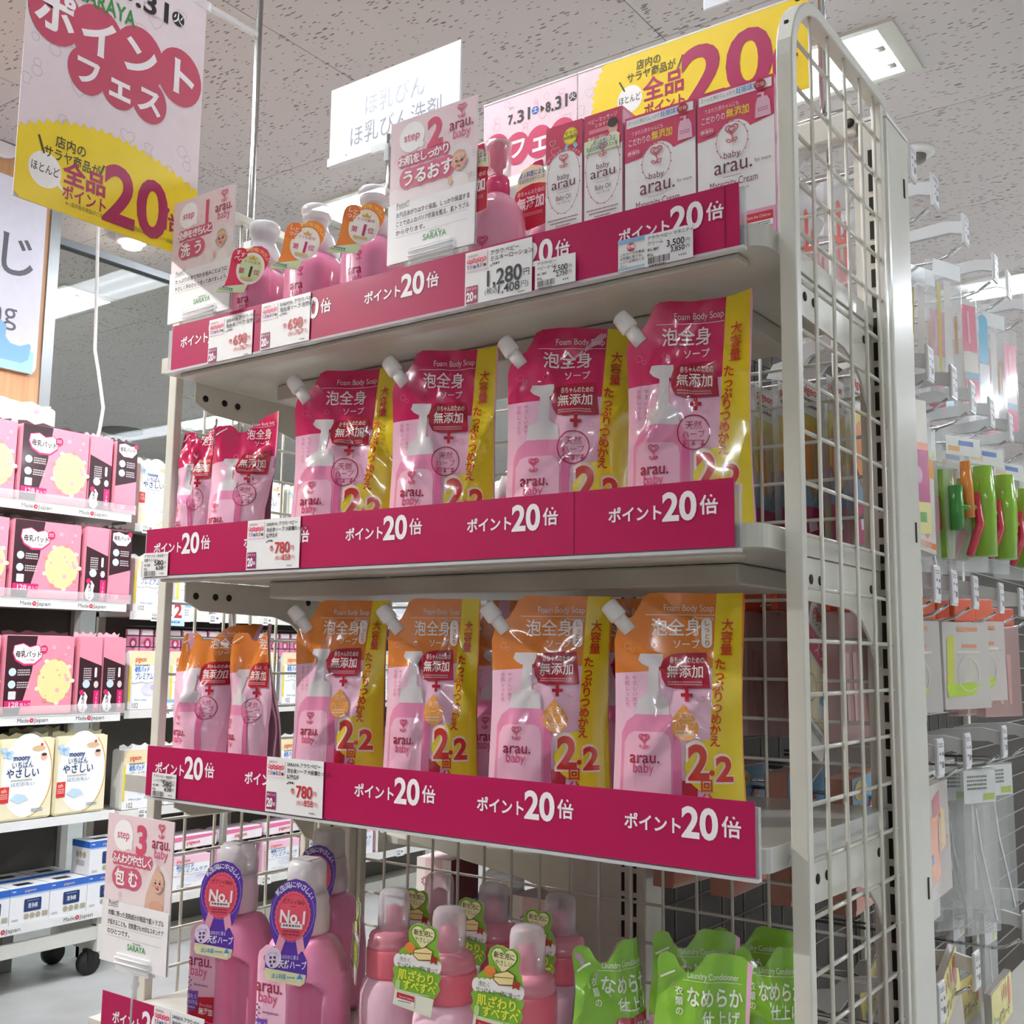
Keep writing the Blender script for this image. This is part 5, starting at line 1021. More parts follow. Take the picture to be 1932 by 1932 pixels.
# blue and white cotton boxes
def cotton(label, loc):
    t = thing('cotton_box', label, 'box', loc, 0, 'blue and white cotton boxes'); W, H, D = .136, .112, .105
    MB().box(-D, 0, 0, W, 0, H, mat('#e6e7ea', .4)).out('carton', t, .001)
    a = Art(.4); a.rect(0, 0, 136, 22, '#2f63b8', 0); a.rect(0, 22, 136, 5, '#9db9de', 0); a.text('pigeon', 48, 6, 11, '#e8b7a8', 1, .01, w=40); a.wave(6, 8, 14, 1, 5, '#dfe6f2', 1)
    a.rect(48, 38, 60, 40, '#1f3766', 1, 4); a.text('清浄綿', 78, 52, 17, '#e6e9f0', 2, .01, 'c', w=34); a.wave(58, 43, 40, 1, 3, '#9fb0cc', 2)
    for q in (58, 78, 98): a.ell(q, 92, 9, 9, '#a8a088', 1, 16)
    a.rect(112, 84, 20, 16, '#a8a590', 1); a.wave(10, 96, 20, 2, 3, '#8b8b8b', 1); a.out('front_print', t, lambda u, v, l: ((l+1)*.0004, u/1000, H-v/1000))
    b = Art(.4); b.rect(0, 0, 105, 22, '#2f63b8', 0); [b.ell(34+q*20, 46, 9, 11, '#a8a088', 1, 16) for q in range(3)]; b.wave(28, 66, 50, 4, 3, '#8b8b8b', 1); b.out('side_print', t, lambda u, v, l: (-D+u/1000, -(l+1)*.0004, H-v/1000))
    c = Art(.4); c.rect(40, 30, 56, 36, '#23262c', 0, 4); c.wave(24, 14, 90, 1, 5, '#b4b4b4', 0); c.out('top_print', t, lambda u, v, l: (-v/1000, u/1000, H+(l+1)*.0004)); return t
cb = cotton('blue topped cotton box, second from the right in the lowest row', (RX-.006, 1.184, .4745))
dup(cb, (RX-.006, 1.046, .4745), 0, 'blue topped cotton box, third from the right in the lowest row'); dup(cb, (RX-.006, .908, .4745), 0, 'blue topped cotton box, leftmost in the lowest row')
dup(cb, (RX-.006, 1.322, .4745), 0, 'blue topped cotton box at the right end under another box'); dup(cb, (RX-.004, 1.322, .587), 0, 'blue topped cotton box on top of the right end box')
dup(cb, (RX-.15, .93, .4745), 0, 'cotton box in the shaded back row at left'); dup(cb, (RX-.15, 1.07, .4745), 0, 'cotton box in the shaded back row, middle'); dup(cb, (RX-.15, 1.21, .4745), 0, 'cotton box in the shaded back row at right'); dup(cb, (RX-.15, .93, .587), 0, 'cotton box standing on the shaded back row')
# ---- the next bay along the wall
FX = -3.10
t = thing('wall_shelving', 'long white shelving bay behind the left mesh panel', 'shelving', (FX, 1.47, FZ)); L_ = 1.95
for i, z in enumerate((1.787, 1.465, 1.109, .755, .43)):
    s = MB().box(-.20, 0, 0, L_, z+.004-FZ, z+.022-FZ, mat('#d6d4cc', .4)).out('shelf_board', t); MB().box(-.001, .003, 0, L_, z-.006-FZ, z+.024-FZ, mat('#dddcd6', .35)).out('price_rail', s)
    a = Art(.4); a.rect(0, -8, 50, 36, '#eef0f0', 1); a.wave(4, 0, 22, 2, 4, '#555555', 2); a.text('98', 30, 2, 12, '#333333', 2, .02); a.bars(4, 14, 20, 8)
    lb = a.out('price_label', s, lambda u, v, l: (.003+(l+1)*.0004, u/1000, z+.018-FZ-v/1000)); lb.location.y = .03+(.06*i) % .13
    for k in range(1, 7): link('price_label', lb.data, s, (0, .03+.27*k+(.06*i) % .13, 0))
    if i in (1, 2):
        a = Art(.4); a.rect(150, -40, 120, 66, '#e9eef2', 2); a.rect(150, -40, 120, 12, '#8fbfe0', 3); a.wave(200, -20, 60, 3, 6, '#8b98a6', 3); a.ell(172, -8, 13, 13, '#d9b6a8', 3, 14)
        a.out('info_card', s, lambda u, v, l: (.003+(l+1)*.0004, u/1000, z+.018-FZ-v/1000))
MB().box(-.205, -.2, 0, L_, .05, 1.85, mat('#6a665f', .7)).out('back_panel', t); MB().box(-.205, -.1, 0, L_, 0, .05, PAINT2).out('base', t)
for y in (0., .64, 1.28, L_-.03): MB().box(-.205, -.185, y, y+.03, 0, 1.86, PAINT2).out('post', t)
wm_ = MB().tube([(0, 0, 0), (0, L_, 0)], .002, BLACK, 6).mesh('wire')
for z in (1.435, 1.40, 1.36): link('wire', wm_, t, (-.012, 0, z-FZ))
A_ = pig_art(); B_ = pig_art(160, 200); C_ = moony_art(150, 240); P_ = pig_art(190, 130, 1)
spec = [('moony_pack', C_, .15, .24, '#ecebe4', 1.809, 'white moony pack on the top shelf of the wall bay', 10), ('premium_pad_pack', B_, .16, .2, '#e6e4e2', 1.487, 'cream topped pad pack on the second shelf of the wall bay', 9),
        ('premium_pad_pack', A_, .15, .215, '#e6e4e2', 1.131, 'cream topped pad pack on the third shelf of the wall bay', 10), ('premium_pad_pack', A_, .15, .215, '#e6e4e2', .777, 'cream topped pad pack on the fourth shelf of the wall bay', 10),
        ('diaper_pack', P_, .19, .13, '#e8c3d2', .452, 'pink and white pack on the lowest shelf of the wall bay', 8)]
for nm, ar, w, h, c, z, lb, n in spec:
    p0 = None
    for k in range(n):
        y = 1.486+k*(w+.038); l = lb+', %s from the left' % ORD[k]
        if p0 is None: p0 = pack(nm, l, 'pad pack', lb.split(' on ')[0]+'s, wall bay', w, h, .075, c, ar, (FX-.01, y, z), c)
        else: dup(p0, (FX-.01-.01*(k % 3 == 1), y, z), random.Random(k).uniform(-.03, .03), l)
p0 = None
for k in range(7):
    l = 'white and pink pack lying over the lowest wall bay row, %s from the left' % ORD[k]
    if p0 is None: p0 = pack('wipes_pack', l, 'pad pack', 'lying packs, wall bay', .21, .052, .11, '#efdbe3', (lambda a: (a.rect(4, 4, 202, 44, '#f0e4e8', 0), a.poly([(4, 4), (206, 4), (206, 14), (4, 22)], '#df6f9d', 1), a.text('pigeon', 66, 18, 20, '#d24a4a', 2, .02, w=62), a)[-1])(Art(.3, .4)), (FX-.014, 1.49+.23*k, .605), None, 0, .014)
    else: dup(p0, (FX-.014, 1.49+.23*k, .605), 0, l)
q0 = None
for k in range(18):
    l = 'small pink pouch hanging below the second wall bay shelf, %s from the left' % (ORD+['seventeenth', 'eighteenth'])[k]
    if q0 is None:
        q0 = thing('small_pouch', l, 'pouch', (0, 0, 0), 0, 'small hanging pouches, wall bay'); MB().box(-.012, 0, 0, .055, -.10, 0, mat('#d58aa6', .25, coat=.5)).out('pouch', q0, .005)
        a = Art(.3, .4); a.rect(4, 4, 47, 16, '#f1eaec', 0); a.ell(28, 52, 16, 20, '#b8325c', 0); a.ell(28, 52, 8, 10, '#eecdd8', 1); a.out('front_print', q0, lambda u, v, l: ((l+1)*.0004, u/1000, -v/1000)); q0.location = (FX-.03, 1.485, 1.425)
    else: dup(q0, (FX-.03, 1.485+.062*k, 1.425), 0, l)
t = thing('number_card', 'white and blue card with a red figure 2 standing on the wall bay', 'price card', (FX+.004, 1.60, 1.44)); MB().box(0, .001, 0, .11, 0, .10, mat('#eef1f3', .4)).out('card', t)
a = Art(.4); a.rect(0, 0, 110, 100, '#bcd8ea', 0); a.rect(4, 4, 102, 72, '#f2f3f3', 1); a.text('2', 60, 6, 72, '#b52f3e', 2, .03); a.text('o.', 22, 28, 40, '#2f5fa8', 2, .02); a.wave(20, 82, 70, 1, 9, '#3f78b8', 2); a.out('print', t, lambda u, v, l: (.001+(l+1)*.0004, u/1000, .10-v/1000))
# ================================================================ BEHIND AND RIGHT: THE AISLE GONDOLA
GX = -.42
t = thing('gondola', 'long aisle gondola with grey back panels behind the end unit', 'gondola', (GX, .43, FZ))
MB().box(-.012, .012, .0, 3.4, 0, 1.72, mat('#3d3832', .7)).out('back_panel', t); MB().box(-.42, .36, .0, 3.4, 0, .18, PAINT2).out('base', t, .003)
for y in (.0, .9, 1.8, 2.7):
    p = MB().box(-.028, .028, y-.012, y+.012, 0, 1.76, PAINT).out('post', t, .002)
wz = MB().tube([(0, 0, .2), (0, 0, 1.7)], .002, mat('#6f6b63', .4), 6).mesh('wire'); wy = MB().tube([(0, .02, 0), (0, 3.4, 0)], .002, mat('#6f6b63', .4), 6).mesh('wire')
for i in range(22): link('wire', wz, t, (.02, .08+.05*i*1.6, 0))
for i in range(26): link('wire', wy, t, (.022, 0, .25+.055*i))
t = thing('upright', 'cream double slotted upright at the end of the aisle gondola', 'shelf upright', (0, 0, FZ))
MB().box(-.475, -.358, .345, .40, 0, 1.73, PAINT).out('post', t, .003); sm = MB().box(-.0022, .0022, -.001, .002, -.012, .012, SLOT).mesh('slot')
for x in (-.392, -.374):
    for i in range(50): link('slot', sm, t, (x, .345, 1.70-.031*i))
# left face: shelves, bracket, boxes
t = thing('gondola_shelf', 'cream gondola shelf with its side bracket, seen low through the back mesh', 'shelf', (0, .44, .78))
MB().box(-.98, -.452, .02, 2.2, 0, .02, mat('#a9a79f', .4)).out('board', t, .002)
t = thing('gondola_shelf', 'cream gondola shelf edge carrying small white packs, seen through the back mesh', 'shelf', (0, .44, 1.03))
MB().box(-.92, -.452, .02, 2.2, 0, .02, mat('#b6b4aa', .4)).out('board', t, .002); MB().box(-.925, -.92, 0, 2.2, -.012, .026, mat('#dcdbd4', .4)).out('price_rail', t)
bp = [(-.455, .06), (-.91, .03), (-.91, .022), (-.83, .013), (-.731, -.003), (-.623, -.016), (-.551, -.034), (-.455, -.058)]
MB().prism(bp, lambda x, z: (x, -.002, z), lambda x, z: (x, -.006, z), PAINT).out('bracket', t, fix=True)
t = thing('gondola_shelf', 'cream gondola shelf carrying feeding bottles behind the second soap shelf', 'shelf', (0, .44, 1.46))
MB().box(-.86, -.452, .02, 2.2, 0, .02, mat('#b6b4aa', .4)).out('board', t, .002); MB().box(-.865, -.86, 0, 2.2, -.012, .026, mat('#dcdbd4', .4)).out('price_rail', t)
def bottle2(label, loc):
    t = thing('feeding_bottle', label, 'bottle', loc, 0, 'clear feeding bottles with pink caps')
    MB().lathe([(.001, 0), (.03, 0), (.033, .006), (.033, .07), (.026, .084), (.029, .1), (.029, .108)], film('#cfcfcf', .5, .05), 24).out('bottle', t); MB().lathe([(.032, .106), (.032, .128), (.03, .131)], mat('#b5385a', .35), 24).out('ring', t); MB().lathe([(.03, .131), (.029, .16), (.02, .176), (.001, .18)], film('#efe4e8', .45, .08), 24).out('dome', t); return t
b0 = bottle2('clear feeding bottle with a pink ring, left of two seen between the pouches', (-.70, .52, 1.4805)); dup(b0, (-.625, .50, 1.4805), 0, 'clear feeding bottle with a pink ring, right of two seen between the pouches')
for i, (x, y) in enumerate(((-.55, .56), (-.78, .6), (-.5, .5))): dup(b0, (x, y, 1.4805), 0, 'clear feeding bottle deeper behind the pouches, '+ORD[i]+' of three')
def flower_box(label, loc, rz, dims, c2, rx=0., ry=0.):
    t = thing('breast_pump_box', label, 'box', loc, rz, None, rx, ry); w, d, h = dims; MB().box(0, w, 0, d, 0, h, mat('#dfc4c8', .5)).out('carton', t, .001)
    a = Art(.45); a.rect(0, 0, w*1000, h*1000, '#e8dfdc', 0); rnd = random.Random(int(h*1000)); a.rect(w*250, 0, w*500, h*500, '#e3bfc4', 1)
    for i in range(9):
        x, y = rnd.uniform(8, w*1000-8), rnd.uniform(10, h*1000-8)
        for k in range(7): a.ell(x+6*cos(k*.9), y+6*sin(k*.9), 2.2, 2.2, '#b9848c', 2, 8)
    a.out('front_print', t, lambda u, v, l: (u/1000, -(l+1)*.0004, h-v/1000)); b = Art(.45); b.rect(0, 0, d*1000, h*400, c2, 0); b.rect(0, h*400, d*1000, h*600, '#d9d2cf', 0); b.ell(d*500, h*600, d*160, d*220, '#33507e', 1); b.out('side_print', t, lambda u, v, l: (w+(l+1)*.0004, u/1000, h-v/1000)); return t
flower_box('pale pink flowered box with a dark red side behind the softener bottles', (-.935, .56, .8005), .1, (.072, .09, .192), '#7d2230')
flower_box('flowered pale pink carton lying tilted behind the softener bottles', (-.70, .52, .8005), .0, (.09, .08, .165), '#5d574b')
t = thing('lidded_jar', 'white jar with a dark blue lid behind the softener bottles', 'jar', (-.775, .60, .8005)); MB().lathe([(.001, 0), (.042, 0), (.044, .01), (.044, .10), (.04, .11)], mat('#d8dadb', .3), 28).out('jar', t); MB().lathe([(.046, .105), (.046, .14), (.04, .146), (.001, .148)], mat('#2c3568', .3), 28).out('lid', t); MB().lathe([(.038, .148), (.036, .175), (.02, .186), (.001, .188)], FROST, 24).out('dome', t)
p0 = None
for k in range(9):
    l = 'small white and lilac pack on the gondola shelf edge, %s from the front' % ORD[k]
    if p0 is None:
        p0 = thing('small_pack', l, 'pack', (-.91, .52, 1.0505), 0, 'small packs on the gondola shelf'); MB().box(0, .05, 0, .075, 0, .11, mat('#dcdce0', .35, coat=.3)).out('pack', p0, .004)
        a = Art(); a.rect(6, 10, 60, 12, '#86a9d4', 0); a.rect(20, 4, 30, 5, '#a8c23c', 0); a.ell(36, 60, 20, 30, '#cdb9dc', 0); a.out('front_print', p0, lambda u, v, l: (-(l+1)*.0004, u/1000, .11-v/1000))
    else: dup(p0, (-.91, .52+.1*k, 1.0505), 0, l)
# ---- hooks ------------------------------------------------------------------------------------------
WPL = film('#e9ebea', .22, .2)
def hook(label, loc, grp, L=.36):
    t = thing('display_hook', label, 'hook', loc, 0, grp)
    MB().tube([(-L, 0, -.045), (-.05, 0, -.045), (-.028, 0, -.040), (-.006, 0, -.026)], .0026, CHROME, 8).out('wire_bar', t)
    b = MB().tube([(-L, 0, -.038), (-.16, 0, -.036)], .0022, CHROME, 6).out('upper_bar', t)
    o = [(-.17, -.034), (-.14, -.042), (-.125, -.036), (-.108, -.012), (-.09, -.006), (-.02, -.003), (.002, -.010), (.002, .012), (-.03, .018), (-.09, .013), (-.118, .006), (-.14, -.012), (-.16, -.016)]
    MB().prism(o, lambda x, z: (x, -.004, z), lambda x, z: (x, .004, z), WPL).out('arm', t, .001, fix=True)
    g = MB().box(0, .004, -.015, .015, -.028, .022, WPL).out('tag_holder', t, .001); MB().box(.004, .0048, -.0135, .0135, -.024, .019, mat('#e8e8ea', .4)).out('price_tag', g)
    a = Art(.4); a.wave(2, 3, 20, 2, 2.2, '#8a8a8a', 0); a.rect(4, 15, 5, 3, '#5a5a5a', 0); a.rect(17, 15, 6, 4, '#6a6a6a', 0); a.rect(5, 26, 4, 3, '#5a5a5a', 0); a.rect(15, 27, 8, 8, '#777777', 0); a.out('print', g, lambda u, v, l: (.0048+(l+1)*.0003, -.0135+u/1000, .019-v/1000)); return t
ROWS = [('top', 2.028, (.395, .504, .617, .795, 1.0, 1.106, 1.26)), ('second', 1.757, (.40, .46, .556, .681, .794, .921, 1.065, 1.2)), ('third', 1.453, (.40, .46, .549, .638, .76, .931, 1.085, 1.22)), ('fourth', 1.226, (.41, .534, .677, .908, 1.1)), ('lowest', .93, (.5, .68, 1.0, 1.2))]
h0 = None
for rn, z, ys in ROWS:
    for k, y in enumerate(ys):
        l = 'white and chrome price hook in the %s hook row, %s from the end unit' % (rn, ORD[k])
        if h0 is None: h0 = hook(l, (-.03, y, z), 'price hooks on the aisle gondola')
        else: dup(h0, (-.03, y, z), 0, l)
# ---- hanging packs: origin at the hole, face to +X, width along Y ----------------------------------------
BAG = film('#eceff0', .93, .06); MILK = film('#e6e2dc', .5, .2); PINKF = film('#d9b4ae', .7, .12)
def bag(w, h, d=.012, top=.02, taper=0.):
    return [(-w/2, .008), (w/2, .008), (w/2, -top), (w/2+taper, -h), (-w/2-taper, -h), (-w/2, -top)]
def hp(name, label, cat, grp, w, h, m, d=.012, art=None, taper=0., extra=None):
    t = thing(name, label, cat, (0, 0, 0), 0, grp)
    MB().prism(bag(w, h, d, taper=taper), lambda y, z: (0, y, z), lambda y, z: (-d, y, z), m).out('bag', t, .001, fix=True)
    if art: art.out('card_print', t, lambda u, v, l: (.0004+(l+1)*.0003, -w/2+u/1000, .008-v/1000))
    if extra: extra(t)
    return t
def stickart(w, h, head, items, text=None, tc='#d0342c'):
    a = Art(.3, .3); a.rect(1, 1, w-2, head, '#eceae6', 0)
    if text: a.text(text, w*.08, head*.12, head*.34, tc, 1, .02, w=w*.8); a.wave(w*.12, head*.55, w*.7, 2, head*.11, '#555555', 1)
    for pts, c in items: a.poly(pts, c, 2)
    return a
def spoon(cx, y0, y1, r, c): return ([(cx+r*cos(q), y0+r*1.6+r*1.6*sin(q)) for q in [pi*.85+pi*1.3*i/10 for i in range(11)]]+[(cx+r*.3, y1), (cx-r*.3, y1)], c)
P = {}
P['spoon'] = hp('spoon_pack', 'feeding spoon pack', 'hanging pack', 'feeding spoon packs on the second hook row', .072, .215, BAG, .008, stickart(72, 222, 46, [([(2, 48), (70, 48), (70, 110), (2, 120)], '#d8c437'), ([(10, 70), (30, 60), (40, 100), (36, 150), (8, 120)], '#e2903a'), ([(30, 70), (46, 62), (54, 90), (50, 140), (40, 150), (34, 110)], '#e4c89a'), ([(2, 125), (40, 160), (70, 130), (70, 170), (2, 172)], '#7899b4'), ([(2, 168), (70, 168), (70, 220), (2, 220)], '#b3195c'), ([(16, 186), (40, 182), (48, 196), (20, 202)], '#e7d9dd')], 'pigeon'))
P['red'] = hp('spoon_pack', 'red spoon pack', 'hanging pack', 'red spoon packs on the top hook row', .062, .19, BAG, .012, stickart(62, 198, 6, [spoon(18, 40, 170, 8, '#d8422a'), spoon(42, 60, 180, 8, '#d8422a'), ([(4, 92), (58, 84), (58, 92), (4, 100)], '#e2502c'), ([(22, 120), (40, 120), (40, 180), (22, 180)], '#9c3a34'), ([(10, 160), (30, 160), (30, 192), (10, 192)], '#d9d5d2')]))
P['bib'] = hp('baby_bib_pack', 'frosted bib pack', 'hanging pack', 'frosted packs with orange hangers', .115, .125, MILK, .03, (lambda a: (a.poly([(10, 24), (28, 18), (24, 100), (6, 104)], '#c9cf4a', 0), a.poly([(4, 96), (70, 92), (84, 98), (70, 112), (8, 114)], '#b4d63a', 1), a.rect(36, 8, 50, 6, '#d9946a', 1), a.rect(46, 34, 36, 5, '#d9946a', 1), a.rect(34, 44, 60, 4, '#ded6cb', 1), a.ring(60, 80, 26, 1.5, '#d7d0c4', 1), a)[-1])(Art(.3, .3)), extra=lambda t: MB().box(-.012, -.002, -.022, .03, .009, .045, mat('#e0592c', .35, coat=.3)).out('hanger', t, .002))
P['cup'] = hp('spoon_case_pack', 'tinted pack with orange hanger', 'hanging pack', 'tinted packs with orange hangers inside the third hook row', .10, .15, PINKF, .02, (lambda a: ([a.poly([(14+q*24, 50), (26+q*24, 50), (24+q*24, 136), (16+q*24, 136)], '#c99d96', 0) for q in range(3)], a)[-1])(Art(.3, .3)), extra=lambda t: MB().box(-.014, -.004, -.045, .045, .009, .04, mat('#d8502a', .35, coat=.3)).out('hanger', t, .002))
P['card'] = hp('spoon_card', 'white folded instruction card', 'hanging pack', 'tilted white cards on the third hook row', .115, .165, mat('#e6e4df', .45), .002, (lambda a: (a.text('pigeon', 8, 8, 17, '#d0342c', 1, .02, w=44), a.text('ピジョン', 8, 24, 12, '#3f3a3a', 1, 0, w=40), a.rect(0, 42, 115, 28, '#d8647c', 0), a.text('スプーン', 30, 46, 20, '#f3e3e3', 1, .01, w=70), a.rect(4, 76, 107, 62, '#e6dcb6', 0), a.ring(40, 108, 16, 1.2, '#8f9a62', 1), a.poly([(74, 92), (86, 92), (90, 128), (70, 128)], '#dfe6ea', 1), a.poly([(74, 100), (88, 100), (89, 112), (72, 112)], '#6fb1cf', 2), a.wave(8, 146, 90, 2, 3, '#8b8580', 1), a)[-1])(Art(.4)))
P['magenta'] = hp('snack_pack', 'glossy magenta pack', 'hanging pack', 'magenta packs on the second hook row', .085, .20, BAG, .01, (lambda a: (a.rect(1, 1, 83, 66, '#e9e7d8', 0), a.rect(1, 62, 83, 10, '#e88a6c', 1), a.rect(1, 72, 83, 76, '#b52274', 1), a.ell(30, 92, 12, 9, '#e6b9d4', 2), a.ell(60, 108, 9, 12, '#e6b9d4', 2), a.rect(1, 146, 83, 44, '#e0d984', 1), a.ell(40, 158, 16, 10, '#d0486c', 2), a.rect(60, 160, 14, 14, '#4ea24a', 2), a)[-1])(Art(.25, .6)))
def boxx(t): MB().box(-.07, -.001, -.06, .06, -.195, -.05, mat('#e3dfd8', .4)).out('carton', t, .001)
P['box'] = hp('toy_box_pack', 'orange and white hanging carton', 'hanging pack', None,   .115, .05, BAG, .004, (lambda a: (a.rect(-2, 59, 119, 30, '#e5a23c', 0), a.rect(-2, 89, 119, 114, '#e9e5de', 0), a.ell(58, 141, 30, 42, '#dd8a78', 1), a.ell(58, 125, 18, 20, '#efc7b4', 2), a.rect(-2, 187, 119, 9, '#e58a4a', 1), a.wave(24, 69, 60, 2, 5, '#8a5a1c', 1), a)[-1])(Art(.35, .3)), extra=boxx)
def toyx(t):
    MB().tube([(.012, .028, -.045), (.012, .03, -.10), (.012, .026, -.19)], [.016, .019, .018], mat('#8cc22c', .2, coat=.5), 14).out('green_tube', t)
    MB().tube([(.01, -.012, -.04), (.012, -.014, -.08), (.012, -.010, -.13)], [.008, .010, .008], mat('#e08a34', .25, coat=.4), 12).out('orange_fork', t)
    MB().tube([(.014, .006, -.09), (.018, .006, -.14), (.016, -.022, -.19)], [.006, .007, .006], mat('#cf3650', .25, coat=.4), 10).out('red_handle', t); MB().tube([(.008, -.038, -.08), (.008, -.038, -.15)], .011, mat('#3d8f3c', .25, coat=.4), 12).out('green_roller', t); MB().tube([(.014, -.04, -.115), (.014, .01, -.113)], .005, mat('#6fa53f', .3), 10).out('green_bar', t)
P['toy'] = hp('cutlery_set', 'green cutlery set', 'hanging pack', 'green cutlery sets in clear trays', .105, .215, BAG, .004, (lambda a: (a.rect(6, 6, 92, 30, '#dfe0da', 0), a.rect(40, 12, 40, 8, '#4b6fb0', 1), a.rect(12, 22, 30, 8, '#d9a23c', 1), a)[-1])(Art(.3)), extra=toyx)
P['tall'] = hp('brush_pack', 'tall clear brush pack', 'hanging pack', 'tall clear brush packs on the top hook row', .075, .21, BAG, .012, (lambda a: (a.rect(2, 2, 70, 26, '#e8ecec', 0), a.poly([(10, 40), (20, 40), (18, 190), (12, 190)], '#cdb85a', 1), a.poly([(28, 34), (44, 34), (46, 205), (26, 205)], '#dcd8d2', 1), a.rect(52, 90, 8, 60, '#b98a5a', 1), a)[-1])(Art(.25, .5)))
P['pinkb'] = hp('brush_pack', 'pink brush pack', 'hanging pack', 'pink and blue brush packs on the top hook row', .05, .2, BAG, .014, (lambda a: (a.rect(6, 30, 38, 80, '#d9798c', 0), a.text('Flower', 25, 60, 16, '#f3dfe2', 1, 0, 'c', w=30, rot=-pi/2) if False else a.rect(20, 40, 6, 56, '#eab6bf', 1), a.rect(6, 112, 38, 36, '#dcd8cc', 0), a.rect(6, 146, 38, 12, '#8fb0c4', 0), a.poly([(8, 158), (42, 158), (46, 202), (4, 202)], '#cf5c78', 0), a)[-1])(Art(.25, .5)))
P['blueb'] = hp('brush_pack', 'blue brush pack', 'hanging pack', 'pink and blue brush packs on the top hook row', .05, .2, BAG, .014, (lambda a: (a.poly(rrect(12, 28, 26, 90, 12), '#63b1d0', 0), a.rect(10, 118, 30, 40, '#d3d4d6', 0), a.poly([(8, 152), (42, 152), (40, 204), (10, 204)], '#5a9ab8', 1), a)[-1])(Art(.25, .5)))
P['diag'] = hp('baby_fork_pack', 'long clear pack with a red tab and a green leaf', 'hanging pack', None, .10, .26, film('#d9d8cf', .8, .1), .02, (lambda a: (a.rect(60, 60, 30, 44, '#d8412a', 0, 5), a.poly([(10, 120), (60, 106), (84, 118), (50, 150), (14, 150)], '#7fb060', 1), a.rect(24, 150, 60, 90, '#8d9184', 0), a.poly([(10, 150), (26, 150), (20, 230), (4, 230)], '#b07a3c', 1), a.wave(8, 60, 48, 8, 3, '#8a8580', 1), a.rect(6, 20, 40, 24, '#e9dcc8', 0), a)[-1])(Art(.3, .4)))
P['gray'] = hp('spatula_pack', 'grey see-through pack', 'hanging pack', 'grey see-through packs on the fourth hook row', .085, .24, film('#dcdedb', .86, .12), .012, (lambda a: (a.rect(2, 2, 80, 50, '#dcdedb', 0), a.rect(50, 38, 28, 10, '#a8bf5a', 1), a.wave(10, 10, 50, 4, 4, '#77807a', 1), a.stroke([(30, 60), (40, 120), (62, 190), (74, 232)], 4, '#d6d8d6', 1), a)[-1])(Art(.25, .4)))
P['tri'] = hp('apron_pack', 'clear tapered pack with a grey panel', 'hanging pack', None, .07, .15, BAG, .006, (lambda a: (a.poly([(10, 40), (40, 44), (62, 140), (-10, 150)], '#9c9a96', 0), a.poly([(44, 50), (62, 60), (86, 148), (66, 150)], '#e3e3de', 0), a.rect(66, 120, 16, 22, '#c9dcae', 1), a.rect(30, 6, 26, 16, '#e3a58a', 1), a.poly([(-8, 60), (8, 40), (4, 150), (-14, 150)], '#8f5f9a', 1), a.poly([(10, 30), (20, 24), (18, 60), (8, 60)], '#b3c23c', 2), a)[-1])(Art(.3, .3)), taper=.022)
P['candy'] = hp('toy_bag', 'round crackled clear bag with orange and red toys', 'hanging pack', None, .12, .14, film('#e6d9d0', .8, .05), .04, (lambda a: (a.poly([(20, 20), (62, 10), (66, 40), (30, 48)], '#c62a50', 0), a.poly([(-6, 44), (52, 40), (60, 120), (4, 128)], '#e88232', 0), a.poly([(66, 30), (92, 40), (96, 84), (70, 90)], '#d8b53a', 0), a.poly([(52, 44), (68, 50), (66, 96), (50, 92)], '#c98a72', 1), a.poly([(4, 92), (20, 88), (22, 100), (6, 102)], '#3a62a8', 1), a.ring(104, 82, 8, 2, '#d8603a', 1), a)[-1])(Art(.2, .6)), taper=.012)
P['leafcard'] = hp('plate_pack', 'white rounded pack with a green and teal card', 'hanging pack', None, .14, .2, film('#e3e6e0', .5, .1), .02, (lambda a: (a.rect(30, 6, 96, 120, '#c9d3bc', 0, 8), a.ring(84, 66, 20, 3, '#e4ebd8', 1, 40), a.rect(60, 104, 34, 20, '#7fb23c', 1), a.rect(94, 96, 30, 26, '#5fae9a', 1), a.ell(80, 160, 40, 30, '#e6e9ea', 1), a)[-1])(Art(.25, .5)))
P['yel'] = hp('training_plate_pack', 'yellow topped clear pack', 'hanging pack', 'yellow topped packs on the lowest hook row', .15, .19, film('#cfc5bd', .65, .1), .01, (lambda a: (a.rect(1, 1, 148, 64, '#e9dc6a', 0), a.text('ニングプレート', 20, 40, 20, '#4a4632', 1, .02, w=104), a.ell(128, 26, 9, 22, '#e0633a', 1), a.ell(20, 46, 6, 9, '#5fb0d0', 1), a.ell(92, 18, 5, 11, '#b5793c', 1), a.ell(108, 20, 5, 12, '#c9443a', 1), a.ell(78, 20, 4, 10, '#c98a4a', 1), a)[-1])(Art(.3, .4)))
P['mug'] = hp('mug_pack', 'blue mountain picture card', 'hanging pack', 'blue picture cards on the fourth hook row', .125, .15, film('#d9a08a', .35, .12), .03, (lambda a: (a.rect(1, 1, 123, 88, '#6fb0d8', 0), a.poly([(1, 50), (24, 30), (44, 46), (66, 26), (100, 52), (124, 40), (124, 66), (1, 66)], '#3f62a8', 1), a.rect(1, 60, 123, 29, '#4f9a48', 2), a.ell(34, 16, 26, 12, '#e9cf2a', 2), a.text('のかお', 34, 9, 13, '#5a3a1c', 3, .01, 'c', w=30) if False else a.wave(18, 13, 32, 1, 6, '#7a5a1c', 3), a.poly([(62, 40), (78, 28), (94, 40)], '#c93a30', 3), a.rect(65, 40, 26, 18, '#f1eee6', 3), a.text('両手マグ', 6, 60, 30, '#2b2926', 4, .03, w=82), a.rect(1, 92, 123, 60, '#d9764a', 0), a)[-1])(Art(.3, .4)))
for o in P.values(): o.location = (-.2, 3.2, -3)
USED = {}
